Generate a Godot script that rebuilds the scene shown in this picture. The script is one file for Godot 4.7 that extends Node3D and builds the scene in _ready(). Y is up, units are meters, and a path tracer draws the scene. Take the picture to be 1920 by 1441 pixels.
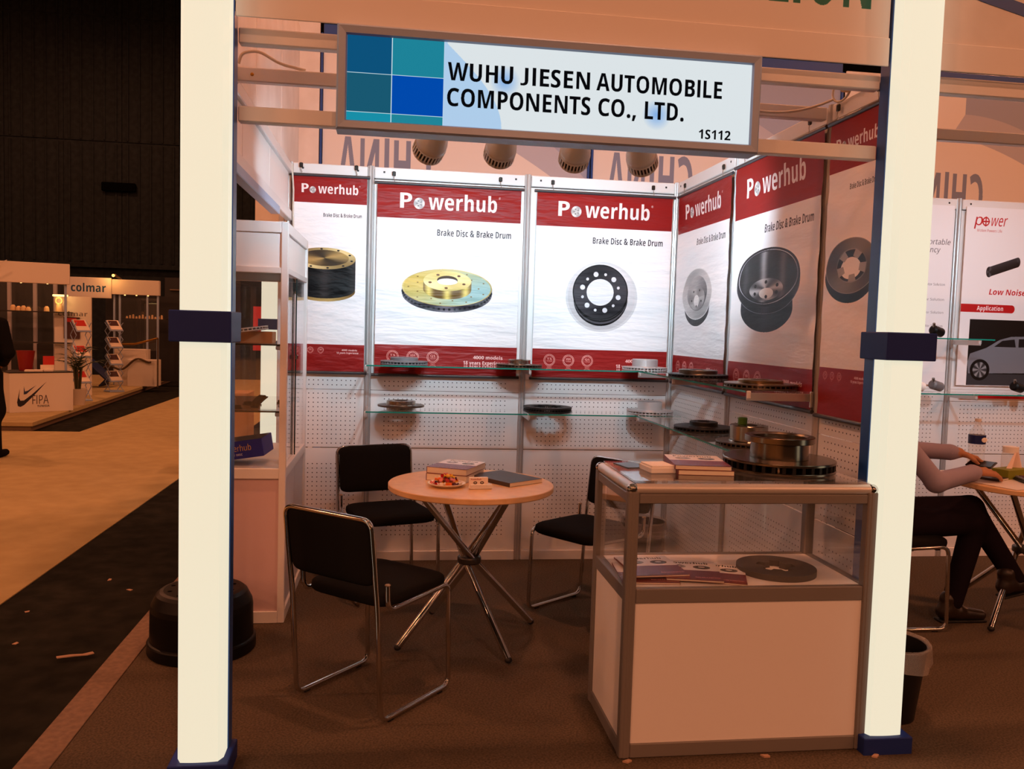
extends Node3D
# An exhibition stand for brake discs in a warm-lit hall. z = 0 is the stand's back wall, x = 0 its open side, x = 2.5 its side wall, y = 0 the floor.

class MB:   # collects triangles of one part
	var v = PackedVector3Array()
	var n = PackedVector3Array()
	var t = PackedVector2Array()
	var c = PackedColorArray()
	var xf = Transform3D.IDENTITY
	var col = null
	func at(o, turn = 0.0):
		xf = Transform3D(Basis(Vector3.UP, turn), o)
		return self
	func p(a, nn, uv = Vector2.ZERO):
		v.append(xf * a)
		n.append((xf.basis * nn).normalized())
		t.append(uv)
		if col != null: c.append(col)
	func face(q, out, uv = null):   # flat convex polygon turned towards out
		var nn = (q[1] - q[0]).cross(q[2] - q[0]).normalized()
		var f = nn.dot(out) < 0
		if f: nn = -nn
		for i in range(1, q.size() - 1):
			for k in ([0, i, i + 1] if f else [0, i + 1, i]):
				p(q[k], nn, uv[k] if uv != null else Vector2.ZERO)
		return self
	func box(o, s, b = 0.0):
		var h = s * 0.5
		b = min(b, 0.45 * min(s.x, min(s.y, s.z)))
		for a in 3:
			var u = (a + 1) % 3
			var w = (a + 2) % 3
			for g in [-1, 1]:
				var q = []
				for k in [[-1, -1], [1, -1], [1, 1], [-1, 1]]:
					var d = Vector3.ZERO
					d[a] = g * h[a]
					d[u] = k[0] * (h[u] - b)
					d[w] = k[1] * (h[w] - b)
					q.append(o + d)
				var e = Vector3.ZERO
				e[a] = g
				face(q, e, [Vector2(0, 1), Vector2(1, 1), Vector2(1, 0), Vector2(0, 0)])
			if b > 0:
				for su in [-1, 1]:
					for sw in [-1, 1]:
						var q = []
						for k in [[-1, 0], [1, 0], [1, 1], [-1, 1]]:
							var d = Vector3.ZERO
							d[a] = k[0] * (h[a] - b)
							d[u] = su * (h[u] - (b if k[1] else 0.0))
							d[w] = sw * (h[w] - (0.0 if k[1] else b))
							q.append(o + d)
						var e = Vector3.ZERO
						e[u] = su
						e[w] = sw
						face(q, e)
		if b > 0:
			for i in 8:
				var s3 = Vector3(1 if i & 1 else -1, 1 if i & 2 else -1, 1 if i & 4 else -1)
				var q = []
				for a in 3:
					var d = h - Vector3(b, b, b)
					d[a] = h[a]
					q.append(o + d * s3)
				face(q, s3)
		return self
	func quad(a, b, cc, d, out):   # uv 0,0 is at a (top of the picture), 1,0 at b
		return face([a, b, cc, d], out, [Vector2(0, 0), Vector2(1, 0), Vector2(1, 1), Vector2(0, 1)])
	func lathe(prof, seg = 32, sm = false, a0 = 0.0, a1 = TAU):   # (radius, y) pairs, outside walked upwards
		var m = prof.size()
		var nn = []
		for i in m - 1:
			var d = prof[i + 1] - prof[i]
			nn.append(Vector2(d.y, -d.x).normalized())
		for i in m - 1:
			var n0 = nn[i]
			var n1 = nn[i]
			if sm:
				n0 = (nn[max(i - 1, 0)] + nn[i]).normalized()
				n1 = (nn[i] + nn[min(i + 1, m - 2)]).normalized()
			for j in seg:
				var f = [a0 + (a1 - a0) * j / seg, a0 + (a1 - a0) * (j + 1) / seg]
				var w = []
				for k in [[i, 0, n0], [i, 1, n0], [i + 1, 1, n1], [i + 1, 0, n1]]:
					var a = f[k[1]]
					w.append([Vector3(prof[k[0]].x * cos(a), prof[k[0]].y, prof[k[0]].x * sin(a)), Vector3(k[2].x * cos(a), k[2].y, k[2].x * sin(a)), Vector2(a / TAU, float(k[0]) / m)])
				for k in [0, 1, 2, 0, 2, 3]:
					p(w[k][0], w[k][1], w[k][2])
		return self
	func holed(r0, r1, y, n, rc, rh, depth, ph = 0.0):   # a flat ring pierced by n round holes with real walls
		for k in n:
			var a0 = ph + TAU * (k - 0.5) / n
			var a1 = ph + TAU * (k + 0.5) / n
			var am = ph + TAU * k / n
			var q = []
			for i in 9: q.append(Vector2.from_angle(lerp(a0, a1, i / 8.0)) * r1)
			for i in 5: q.append(Vector2.from_angle(lerp(a1, am + 0.004, i / 4.0)) * r0)
			var c = Vector2.from_angle(am) * rc
			for i in 13: q.append(c + Vector2.from_angle(am + PI - 0.03 - (TAU - 0.06) * i / 12.0) * rh)
			for i in 5: q.append(Vector2.from_angle(lerp(am - 0.004, a0, i / 4.0)) * r0)
			var idx = Geometry2D.triangulate_polygon(PackedVector2Array(q))
			for i in range(0, idx.size(), 3):
				var f = []
				for j in 3: f.append(V3(q[idx[i + j]], y))
				face(f, Vector3.UP)
			for i in 12:
				var u = Vector2.from_angle(TAU * i / 12.0)
				var w = Vector2.from_angle(TAU * (i + 1) / 12.0)
				face([V3(c + u * rh, y), V3(c + w * rh, y), V3(c + w * rh, y - depth), V3(c + u * rh, y - depth)], -V3(u, 0))
		return self
	func V3(a, y): return Vector3(a.x, y, a.y)
	func tube(pts, r, seg = 8, caps = true):
		var m = pts.size()
		var ref = Vector3.UP
		var rings = []
		for i in m:
			var d = (pts[min(i + 1, m - 1)] - pts[max(i - 1, 0)]).normalized()
			if i == 0 and abs(d.y) > 0.9: ref = Vector3.RIGHT
			var x = ref.cross(d).normalized()
			if x.length() < 0.5: x = Vector3.FORWARD.cross(d).normalized()
			ref = d.cross(x).normalized()
			var rr = r[i] if r is Array else r
			var ring = []
			for j in seg:
				var a = TAU * j / seg
				var e = x * cos(a) + ref * sin(a)
				ring.append([pts[i] + e * rr, e])
			rings.append(ring)
		for i in m - 1:
			for j in seg:
				var k = (j + 1) % seg
				var w = [rings[i][j], rings[i][k], rings[i + 1][k], rings[i + 1][j]]
				for q in [0, 2, 1, 0, 3, 2]:
					p(w[q][0], w[q][1])
		if caps:
			for e in [0, m - 1]:
				var q = []
				for j in seg: q.append(rings[e][j][0])
				face(q, (pts[0] - pts[1]) if e == 0 else (pts[m - 1] - pts[m - 2]))
		return self
	func prism(poly, y0, y1):   # polygon in x and z, drawn out along y
		var idx = Geometry2D.triangulate_polygon(PackedVector2Array(poly))
		for e in [[y0, -1], [y1, 1]]:
			for i in range(0, idx.size(), 3):
				var q = []
				for k in 3:
					var a = poly[idx[i + k]]
					q.append(Vector3(a.x, e[0], a.y))
				face(q, Vector3(0, e[1], 0))
		var ar = 0.0
		for i in poly.size():
			ar += poly[i].cross(poly[(i + 1) % poly.size()])
		for i in poly.size():
			var a = poly[i]
			var b = poly[(i + 1) % poly.size()]
			var d = (b - a) * (1.0 if ar > 0 else -1.0)
			face([Vector3(a.x, y0, a.y), Vector3(b.x, y0, b.y), Vector3(b.x, y1, b.y), Vector3(a.x, y1, a.y)], Vector3(d.y, 0, -d.x))
		return self
	func grid(f, nu, nv, flip = false):   # f(u, v) with u and v from 0 to 1, smooth
		var q = []
		for i in nu + 1:
			for j in nv + 1:
				q.append(f.call(float(i) / nu, float(j) / nv))
		var g = []
		for i in nu + 1:
			for j in nv + 1:
				var du = q[min(i + 1, nu) * (nv + 1) + j] - q[max(i - 1, 0) * (nv + 1) + j]
				var dv = q[i * (nv + 1) + min(j + 1, nv)] - q[i * (nv + 1) + max(j - 1, 0)]
				g.append(dv.cross(du).normalized() * (-1.0 if flip else 1.0))
		for i in nu:
			for j in nv:
				var a = i * (nv + 1) + j
				for k in ([a, a + nv + 1, a + nv + 2, a, a + nv + 2, a + 1] if not flip else [a, a + nv + 2, a + nv + 1, a, a + 1, a + nv + 2]):
					p(q[k], g[k], Vector2(float(k / (nv + 1)) / nu, float(k % (nv + 1)) / nv))
		return self
	func pad(o, s, e = 0.35, nu = 20, nv = 12):   # a cushion: a box with soft swollen faces
		return grid(func(u, w):
			var a = u * TAU
			var b = (w - 0.5) * PI
			var ca = cos(a)
			var sa = sin(a)
			var cb = cos(b)
			var sb = sin(b)
			var k = pow(abs(cb), 0.45)
			return o + Vector3(sign(ca) * pow(abs(ca), e) * k * s.x, sign(sb) * pow(abs(sb), 0.6) * s.y, sign(sa) * pow(abs(sa), e) * k * s.z) * 0.5, nu, nv)
	func ell(o, r, nu = 12, nv = 8):
		return grid(func(u, w): return o + Vector3(cos(u * TAU) * sin(w * PI) * r.x, -cos(w * PI) * r.y, sin(u * TAU) * sin(w * PI) * r.z), nu, nv)
	func mesh():
		var a = []
		a.resize(Mesh.ARRAY_MAX)
		a[Mesh.ARRAY_VERTEX] = v
		a[Mesh.ARRAY_NORMAL] = n
		a[Mesh.ARRAY_TEX_UV] = t
		if c.size() == v.size() and c.size() > 0: a[Mesh.ARRAY_COLOR] = c
		var m = ArrayMesh.new()
		m.add_surface_from_arrays(Mesh.PRIMITIVE_TRIANGLES, a)
		return m

var taken = {}
var mats = {}
var rng = RandomNumberGenerator.new()

func V(x, y, z): return Vector3(x, y, z)
func numbered(s):
	taken[s] = taken.get(s, -1) + 1
	return s if taken[s] == 0 else "%s_%03d" % [s, taken[s]]
func thing(called, label, category, at = Vector3.ZERO, turn = 0.0, group = ""):
	var o = Node3D.new()
	o.name = numbered(called)
	add_child(o)
	o.position = at
	o.rotation.y = turn
	tag(o, label, category, group)
	return o
func tag(o, label, category, group = ""):
	o.set_meta("label", label)
	o.set_meta("category", category)
	if group: o.set_meta("group", group)
	return o
func part(called, mb, m, parent, label = ""):
	var o = MeshInstance3D.new()
	o.name = called
	o.mesh = mb.mesh() if mb is MB else mb
	o.material_override = m
	parent.add_child(o, true)
	if label: o.set_meta("label", label)
	return o
func single(called, mb, m, label, category, at = Vector3.ZERO, turn = 0.0, group = ""):
	var o = part(numbered(called), mb, m, self)
	o.position = at
	o.rotation.y = turn
	return tag(o, label, category, group)
func struct(called, mb, m):
	var o = part(numbered(called), mb, m, self)
	o.set_meta("kind", "structure")
	return o
func dup(o, at, turn, label = "", group = ""):
	var r = o.duplicate()
	r.name = numbered(String(o.name).rstrip("0123456789").rstrip("_"))
	add_child(r)
	r.position = at
	r.rotation.y = turn
	if label: r.set_meta("label", label)
	if group: r.set_meta("group", group)
	return r
func M(key, col = Color.WHITE, rough = 0.6, metal = 0.0, ex = {}):
	if mats.has(key): return mats[key]
	var m = StandardMaterial3D.new()
	m.resource_name = key
	m.albedo_color = col
	m.roughness = rough
	m.metallic = metal
	for k in ex: m.set(k, ex[k])
	mats[key] = m
	return m
func noise_tex(c0, c1, freq, sd, size = 512, oct = 4, mid = 0.5):
	var f = FastNoiseLite.new()
	f.seed = sd
	f.frequency = freq
	f.fractal_octaves = oct
	var g = Gradient.new()
	g.colors = PackedColorArray([c0, c0.lerp(c1, 0.5), c1])
	g.offsets = PackedFloat32Array([0.15, mid, 0.85])
	var t = NoiseTexture2D.new()
	t.noise = f
	t.width = size
	t.height = size
	t.seamless = true
	t.color_ramp = g
	return t
func grained(key, c0, c1, rough, freq, sd, scale, ex = {}):   # a material with a grain of its own, laid by world position
	if mats.has(key): return mats[key]
	var m = M(key, Color.WHITE, rough, 0.0, {"albedo_texture": noise_tex(c0, c1, freq, sd), "uv1_triplanar": true, "uv1_world_triplanar": true, "uv1_scale": Vector3.ONE * scale})
	for k in ex: m.set(k, ex[k])
	return m
func fillet(pts, rad, k = 4):   # rounds the corners of a path
	var out = [pts[0]]
	for i in range(1, pts.size() - 1):
		var a = pts[i - 1] - pts[i]
		var b = pts[i + 1] - pts[i]
		var l = min(rad, min(a.length(), b.length()) * 0.48)
		var s = pts[i] + a.normalized() * l
		var e = pts[i] + b.normalized() * l
		for j in k + 1:
			var u = float(j) / k
			out.append(s.lerp(pts[i], u).lerp(pts[i].lerp(e, u), u))
	out.append(pts[-1])
	return out
func sag(a, b, drop, k = 10):   # a hanging line
	var out = []
	for i in k + 1:
		var u = float(i) / k
		out.append(a.lerp(b, u) - V(0, drop * 4 * u * (1 - u), 0))
	return out

# ---------- print: pictures and lettering worked out pixel by pixel ----------
var fonts = {}
var glyph = {}
func letters(s, bold):
	var key = s + str(bold)
	if glyph.has(key): return glyph[key]
	var caps = s == s.to_upper() and s.length() > 1
	if not fonts.has(bold):
		var f = SystemFont.new()
		f.font_names = PackedStringArray(["Droid Sans"])
		f.font_weight = 700 if bold else 400
		fonts[bold] = f
	var tm = TextMesh.new()
	tm.text = s.replace("I", "l") if caps else s   # a plain bar for the capital I
	tm.font = fonts[bold]
	tm.font_size = 64
	tm.pixel_size = 0.01
	tm.depth = 0.0
	var a = tm.get_mesh_arrays()
	var vs = a[Mesh.ARRAY_VERTEX]
	var idx = a[Mesh.ARRAY_INDEX]
	var q = PackedVector2Array()
	if idx != null and idx.size() > 0:
		for i in idx: q.append(Vector2(vs[i].x, -vs[i].y))
	else:
		for e in vs: q.append(Vector2(e.x, -e.y))
	if caps:
		var top = letters("H", bold)[1].position.y
		for i in q.size(): q[i].y = max(q[i].y, top - 0.012)
	var r = Rect2(q[0], Vector2.ZERO)
	for e in q: r = r.expand(e)
	glyph[key] = [q, r]
	return glyph[key]
func tri_px(img, a, b, c, col):
	var y0 = int(ceil(min(a.y, min(b.y, c.y)) - 0.5))
	var y1 = int(floor(max(a.y, max(b.y, c.y)) - 0.5))
	for y in range(max(y0, 0), min(y1, img.get_height() - 1) + 1):
		var yy = y + 0.5
		var lo = 1e9
		var hi = -1e9
		for e in [[a, b], [b, c], [c, a]]:
			var s = e[0]
			var f = e[1]
			if (s.y <= yy) != (f.y <= yy):
				var x = s.x + (f.x - s.x) * (yy - s.y) / (f.y - s.y)
				lo = min(lo, x)
				hi = max(hi, x)
		if hi > lo:
			var i0 = int(round(lo))
			var i1 = int(round(hi))
			if i1 > i0: img.fill_rect(Rect2i(i0, y, i1 - i0, 1), col)
func text(img, s, x, y, w, h, col, bold = true, mirrored = false, slant = 0.0, fit = false):   # x, y, w and the height of the capitals; fit: the whole lettering fills the box
	var g = letters(s, bold)
	var q = g[0]
	var r = g[1]
	if not fit:
		var k = letters("H", bold)[1]
		r = Rect2(r.position.x, k.position.y, r.size.x, k.size.y)
	var o = PackedVector2Array()
	for e in q:
		var u = (e - r.position) / r.size
		if mirrored: u.x = 1.0 - u.x
		o.append(Vector2(x + u.x * w + (1.0 - u.y) * h * slant, y + u.y * h))
	for i in range(0, o.size(), 3):
		tri_px(img, o[i], o[i + 1], o[i + 2], col)
func poly_px(img, pts, col):
	var idx = Geometry2D.triangulate_polygon(PackedVector2Array(pts))
	for i in range(0, idx.size(), 3):
		tri_px(img, pts[idx[i]], pts[idx[i + 1]], pts[idx[i + 2]], col)
func oval(img, cx, cy, rx, ry, c0, c1 = null, inner = 0.0, freq = 2.0, ph = 0.0, rot = 0.0):   # filled oval or ring, its tone turning with the angle as on turned metal
	var m = max(rx, ry)
	var cr = cos(rot)
	var sr = sin(rot)
	for y in range(max(int(cy - m), 0), min(int(cy + m) + 1, img.get_height())):
		for x in range(max(int(cx - m), 0), min(int(cx + m) + 1, img.get_width())):
			var dx = x + 0.5 - cx
			var dy = y + 0.5 - cy
			var u = (dx * cr + dy * sr) / rx
			var w = (-dx * sr + dy * cr) / ry
			var d = u * u + w * w
			if d <= 1.0 and d >= inner * inner:
				img.set_pixel(x, y, c0 if c1 == null else c0.lerp(c1, 0.5 + 0.5 * cos(freq * atan2(w, u) + ph)))
func barrel(img, cx, cy, rx, ry, h, c0, c1, bands = 3.0):   # the side of a round thing seen from above
	for x in range(int(cx - rx), int(cx + rx) + 1):
		var u = clamp((x + 0.5 - cx) / rx, -1.0, 1.0)
		img.fill_rect(Rect2i(x, int(cy), 1, int(h + ry * sqrt(1 - u * u))), c0.lerp(c1, pow(0.5 + 0.5 * cos(bands * u * PI), 2)))
func tex(img): return ImageTexture.create_from_image(img)
const EYE = Vector3(0.6681, 1.5279, 5.4873)
const HALL = Color(1.0, 0.63, 0.445)      # the hall's sodium-warm lamps
const COOL = Color(0.83, 0.94, 1.0)      # the stand's lamps
var white
var alu
var chrome
var glass
var blue

func _ready():
	rng.seed = 7
	var cam = Camera3D.new()
	cam.name = "camera"
	add_child(cam)
	cam.fov = rad_to_deg(2.0 * atan(720.5 / 1592.2))
	cam.near = 0.05
	cam.far = 120.0
	cam.transform = Transform3D(Basis(Vector3.UP, -0.1385) * Basis(Vector3.RIGHT, -0.0648) * Basis(Vector3.BACK, 0.0298), EYE)
	cam.current = true
	var we = WorldEnvironment.new()
	we.name = "world_environment"
	var env = Environment.new()
	env.background_mode = Environment.BG_COLOR
	env.background_color = Color(0.01, 0.008, 0.006)
	env.tonemap_mode = Environment.TONE_MAPPER_LINEAR
	env.tonemap_exposure = 1.0
	env.sdfgi_enabled = true
	env.ssao_enabled = true
	env.ssil_enabled = true
	we.environment = env
	add_child(we)
	materials()
	hall_lamps()
	hall()
	stand_walls()
	columns()
	upper_frame()
	sign_box()
	spotlights()
	banners()
	shelves()
	discs()
	tall_showcase()
	counter()
	seating()
	neighbour()
	hall_stands()
	small_things()

func materials():
	white = M("white panel", Color(0.90, 0.895, 0.89), 0.45)
	alu = M("brushed aluminium", Color(0.60, 0.67, 0.78), 0.45, 0.2)
	chrome = M("chrome tube", Color(0.82, 0.81, 0.80), 0.1, 1.0)
	glass = M("clear glass", Color(0.97, 1.0, 0.99, 0.012), 0.02, 0.0, {"transparency": BaseMaterial3D.TRANSPARENCY_ALPHA, "cull_mode": BaseMaterial3D.CULL_DISABLED})
	blue = M("blue painted steel", Color(0.05, 0.28, 0.58), 0.4)
	M("white profile", Color(0.86, 0.855, 0.85), 0.35)
	M("glass edge", Color(0.12, 0.52, 0.45), 0.1)
	M("black rubber", Color(0.03, 0.03, 0.03), 0.6)
	M("black plastic", Color(0.035, 0.034, 0.034), 0.45)
	M("dark rod", Color(0.22, 0.21, 0.22), 0.4)
	M("black cloth", Color(0.10, 0.098, 0.10), 0.95, 0.0, {"metallic_specular": 0.15})
	M("leaflet white", Color(0.88, 0.82, 0.74), 0.5)
	M("leaflet red", Color(0.72, 0.12, 0.05), 0.5)
	M("leaflet brown", Color(0.25, 0.13, 0.12), 0.5)
	M("steel", Color(0.62, 0.60, 0.57), 0.3, 1.0)

func lamp_omni(parent, at, col, e, size, nm = "lamp_light"):
	var l = OmniLight3D.new()
	l.name = nm
	l.light_color = col
	l.light_energy = e
	l.light_size = size
	l.omni_range = 60.0
	l.omni_attenuation = 2.0
	l.shadow_enabled = true
	parent.add_child(l, true)
	l.position = at
	return l
func lamp_area(parent, at, dir, size, col, e):
	var l = AreaLight3D.new()
	l.name = "panel_light"
	l.light_color = col
	l.light_energy = e
	l.area_size = size
	l.area_range = 40.0
	l.area_attenuation = 2.0
	l.shadow_enabled = true
	parent.add_child(l, true)
	l.transform = Transform3D(Basis.looking_at(dir, Vector3.UP if abs(dir.y) < 0.9 else Vector3.RIGHT), at)
	return l
func glow(key, col, e):
	return M(key, col, 0.5, 0.0, {"emission_enabled": true, "emission": col, "emission_energy_multiplier": e})

func hall_lamps():   # rows of high lamps under the hall roof
	var shade = MB.new().lathe([Vector2(0.11, 0.62), Vector2(0.13, 0.5), Vector2(0.33, 0.12), Vector2(0.36, 0.0), Vector2(0.34, 0.0), Vector2(0.31, 0.12), Vector2(0.11, 0.48)], 20, true).mesh()
	var bulb = MB.new().ell(V(0, 0.06, 0), V(0.14, 0.17, 0.14), 12, 8).mesh()
	var rod = MB.new().tube([V(0, 0.6, 0), V(0, 2.68, 0)], 0.02, 6).mesh()
	for x in [-15.0, -6.5, 2.0, 10.5, 19.0]:
		for z in [-13.0, -5.5, 2.5, 9.5, 16.5, 23.5, 29.5]:
			var t = thing("hall_lamp", "dome shaped lamp hung high under the dark hall roof", "lamp", V(x, 8.3, z), 0.0, "high hall lamps in rows")
			part("shade", shade, M("lamp shade", Color(0.5, 0.5, 0.5), 0.4, 0.6), t)
			part("bulb", bulb, glow("hall bulb", Color(1.0, 0.74, 0.46), 9.0), t)
			part("rod", rod, M("black plastic"), t)
			lamp_omni(t, V(0, 0.06, 0), HALL, 15.5, 0.14)

func hall():
	var f = struct("floor", MB.new().box(V(0, -0.1, 7), V(48, 0.2, 50)), grained("bare hall floor", Color(0.11, 0.11, 0.095), Color(0.17, 0.165, 0.145), 0.8, 0.02, 3, 0.5, {"metallic_specular": 0.12}))
	struct("ceiling", MB.new().box(V(0, 11.1, 7), V(48, 0.2, 50)), M("dark roof", Color(0.10, 0.09, 0.08), 0.9))
	var hw = grained("dark hall cladding", Color(0.115, 0.13, 0.14), Color(0.145, 0.165, 0.175), 0.9, 0.03, 5, 0.4, {"metallic_specular": 0.1})
	struct("wall_left", MB.new().box(V(-24.1, 5.5, 7), V(0.2, 11, 50)), hw)
	struct("wall_right", MB.new().box(V(24.1, 5.5, 7), V(0.2, 11, 50)), hw)
	struct("wall_front", MB.new().box(V(0, 5.5, 32.1), V(48, 11, 0.2)), hw)
	var wb = struct("wall_back", MB.new().box(V(0, 5.5, -17.75), V(48, 11, 0.2)), hw)
	# sheets of upright ribs on the far wall, in three courses
	var sheet = MB.new()
	for i in 5:
		sheet.box(V(-0.56 + i * 0.28, 0, 0.02), V(0.05, 3.0, 0.04), 0.012)
	sheet.box(V(0, 0, -0.002), V(1.38, 3.04, 0.012))
	var sm = sheet.mesh()
	for r in 3:
		for i in 9:
			var o = part("cladding_panel", sm, hw, wb)
			o.position = V(-12.6 + i * 1.4, 4.42 + r * 3.08, -17.62)
	part("ledge", MB.new().box(V(-7, 2.84, -17.58), V(13, 0.12, 0.16), 0.01), hw, wb)
	part("vent_grille", MB.new().box(V(-6.35, 4.83, -17.52), V(0.82, 0.22, 0.1), 0.02), M("grille black", Color(0.02, 0.02, 0.02), 0.9, 0.0, {"metallic_specular": 0.05}), wb)
	var d = MB.new().box(V(-4.3, 1.3, -17.6), V(1.9, 2.6, 0.06), 0.01)
	var dr = part("door_1", d, M("dark door", Color(0.045, 0.04, 0.04), 0.6), wb)
	part("push_bar", MB.new().tube([V(-5.1, 2.28, -17.52), V(-4.6, 2.28, -17.52)], 0.025, 6), M("dull bronze", Color(0.40, 0.34, 0.28), 0.5, 0.6), dr)
	# carpets
	single("aisle_carpet", MB.new().prism([Vector2(-1.36, 31.5), Vector2(-1.36, -17.5), Vector2(-3.62, -17.5), Vector2(-3.44, -6.36), Vector2(-18, -6.5), Vector2(-18, 31.5)], 0.0, 0.006), grained("beige carpet", Color(0.66, 0.585, 0.42), Color(0.70, 0.625, 0.455), 0.95, 0.012, 11, 0.6, {"metallic_specular": 0.15}), "broad beige carpet of the hall aisle beside the bare dark floor", "carpet")
	var sc = thing("stand_carpet", "dark grey brown carpet under the brake disc stand with taped edge", "carpet")
	part("carpet", MB.new().box(V(3.25, 0.004, 0.35), V(7.4, 0.008, 5.5)), grained("dark carpet", Color(0.27, 0.24, 0.20), Color(0.40, 0.345, 0.285), 0.97, 0.17, 21, 1.0, {"metallic_specular": 0.15}), sc)
	part("edge_tape", MB.new().box(V(-0.515, 0.0042, 0.35), V(0.12, 0.0086, 5.5), 0.002), grained("brown tape", Color(0.43, 0.34, 0.27), Color(0.52, 0.42, 0.34), 0.7, 0.05, 22, 1.0), sc, "brown tape along the carpet edge")
	# scraps of paper and tape on the bare floor
	var scrap = M("torn tape", Color(0.72, 0.58, 0.48), 0.8)
	single("torn_tape", MB.new().prism([Vector2(-0.075, -0.008), Vector2(-0.02, -0.014), Vector2(0.03, -0.006), Vector2(0.07, -0.022), Vector2(0.078, 0.0), Vector2(0.05, 0.012), Vector2(0.0, 0.007), Vector2(-0.07, 0.012)], 0.0, 0.004), scrap, "torn strip of pale tape lying by the carpet edge", "tape", V(-0.72, 0.014, 1.55), 0.25)
	for a in [[-0.95, 0.35, 0.02], [-1.18, 0.9, 0.012], [-0.78, 0.55, 0.018], [-1.05, 1.35, 0.014]]:
		single("paper_scrap", MB.new().prism([Vector2(-a[2], -0.006), Vector2(a[2], -0.01), Vector2(a[2] * 0.8, 0.006), Vector2(-a[2] * 0.6, 0.012)], 0.0, 0.003), scrap, "tiny scrap of paper on the bare dark floor strip", "litter", V(a[0], 0.001, a[1]), a[0] * 5, "paper scraps on the bare floor")

# ---------- shell of the stand ----------
func dots_tex():
	var img = Image.create(32, 32, false, Image.FORMAT_RGB8)
	img.fill(Color(0.90, 0.895, 0.89))
	for y in 32:
		for x in 32:
			if Vector2(x - 15.5, y - 15.5).length() < 3.6: img.set_pixel(x, y, Color(0.10, 0.095, 0.09))
	return tex(img)
func pegboard(w, h, mx, my):   # a sheet in the x-y plane facing +z, its base at y = 0, holes inside the margins
	var mb = MB.new()
	var pitch = 0.0289
	var nx = int((w - 2 * mx) / pitch)
	var ny = int((h - 2 * my) / pitch)
	var hx = nx * pitch * 0.5
	var hy = ny * pitch * 0.5
	var xs = [-w / 2, -hx, hx, w / 2]
	var ys = [0.0, h / 2 - hy, h / 2 + hy, h]
	for i in 3:
		for j in 3:
			var q = [V(xs[i], ys[j], 0), V(xs[i + 1], ys[j], 0), V(xs[i + 1], ys[j + 1], 0), V(xs[i], ys[j + 1], 0)]
			var mid = i == 1 and j == 1
			var e = 0.02
			mb.face(q, V(0, 0, 1), [Vector2(0, ny), Vector2(nx, ny), Vector2(nx, 0), Vector2(0, 0)] if mid else [Vector2(e, e), Vector2(e, e), Vector2(e, e), Vector2(e, e)])
	var n0 = mb.t.size()
	mb.box(V(0, h / 2, -0.004), V(w, h, 0.0078))
	for i in range(n0, mb.t.size()): mb.t[i] = Vector2(0.02, 0.02)
	return mb
func post_mesh(h):   # eight-sided system post with grooves
	var poly = []
	for i in 8:
		var a = TAU * (i + 0.5) / 8
		var b = TAU * (i + 1) / 8
		poly.append(Vector2(cos(a), sin(a)) * 0.0215)
		poly.append(Vector2(cos(b), sin(b)) * 0.0165)
	return MB.new().prism(poly, 0.0, h).mesh()
func wall_run(nm, at, turn, bays, h):   # a system wall along local +x facing local +z: posts, rails, plain panels above, pegboard sheets below
	var w = Node3D.new()
	w.name = numbered(nm)
	w.set_meta("kind", "structure")
	add_child(w)
	w.position = at
	w.rotation.y = turn
	var prof = M("white profile")
	var peg = M("pegboard", Color.WHITE, 0.5, 0.0, {"albedo_texture": dots_tex()})
	var pm = post_mesh(h + 0.006)
	var x = 0.0
	for i in bays.size() + 1:
		var o = part("post", pm, M("post aluminium", Color(0.74, 0.735, 0.73), 0.4, 0.5), w)
		o.position = V(x, 0, -0.01)
		if i < bays.size():
			var b = bays[i]
			var c = x + b / 2
			var iw = b - 0.043
			part("top_rail", MB.new().box(V(c, h - 0.035, -0.01), V(iw, 0.07, 0.034), 0.004), prof, w)
			part("bottom_rail", MB.new().box(V(c, 0.035, -0.01), V(iw, 0.07, 0.034), 0.004), prof, w)
			for k in [[1.118, 2.445], [0.744, 1.112], [0.072, 0.738]]:
				if k[1] > 2:
					part("panel", MB.new().box(V(c, (1.2 + k[1]) / 2, -0.012), V(iw, k[1] - 1.2, 0.012), 0.002), white, w)
					var q = part("pegboard_sheet", pegboard(iw, 0.084, 0.06 if b > 0.7 else 0.03, 0.0), peg, w)
					q.position = V(c, 1.115, -0.008)
				else:
					var q = part("pegboard_sheet", pegboard(iw, k[1] - k[0], 0.06 if b > 0.7 else 0.03, 0.01 if k[0] > 0.5 else 0.08), peg, w)
					q.position = V(c, k[0], -0.008)
			for s in [-1, 1]:
				part("rail_screw", MB.new().at(V(c + s * (iw / 2 - 0.06), h - 0.03, 0.0075)).box(V(0, 0, 0), V(0.012, 0.012, 0.003), 0.002), M("black plastic"), w)
			x += b
	return w

func stand_walls():
	wall_run("wall_stand_back", V(0, 0, 0), 0, [0.5, 1.0, 1.0], 2.52)
	wall_run("wall_stand_side", V(2.5, 0, 0), -PI / 2, [1.0, 1.0, 0.5], 2.52)
	wall_run("wall_neighbour", V(2.525, 0, 0), 0, [1.005, 1.0, 1.0, 1.0], 2.52)

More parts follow.
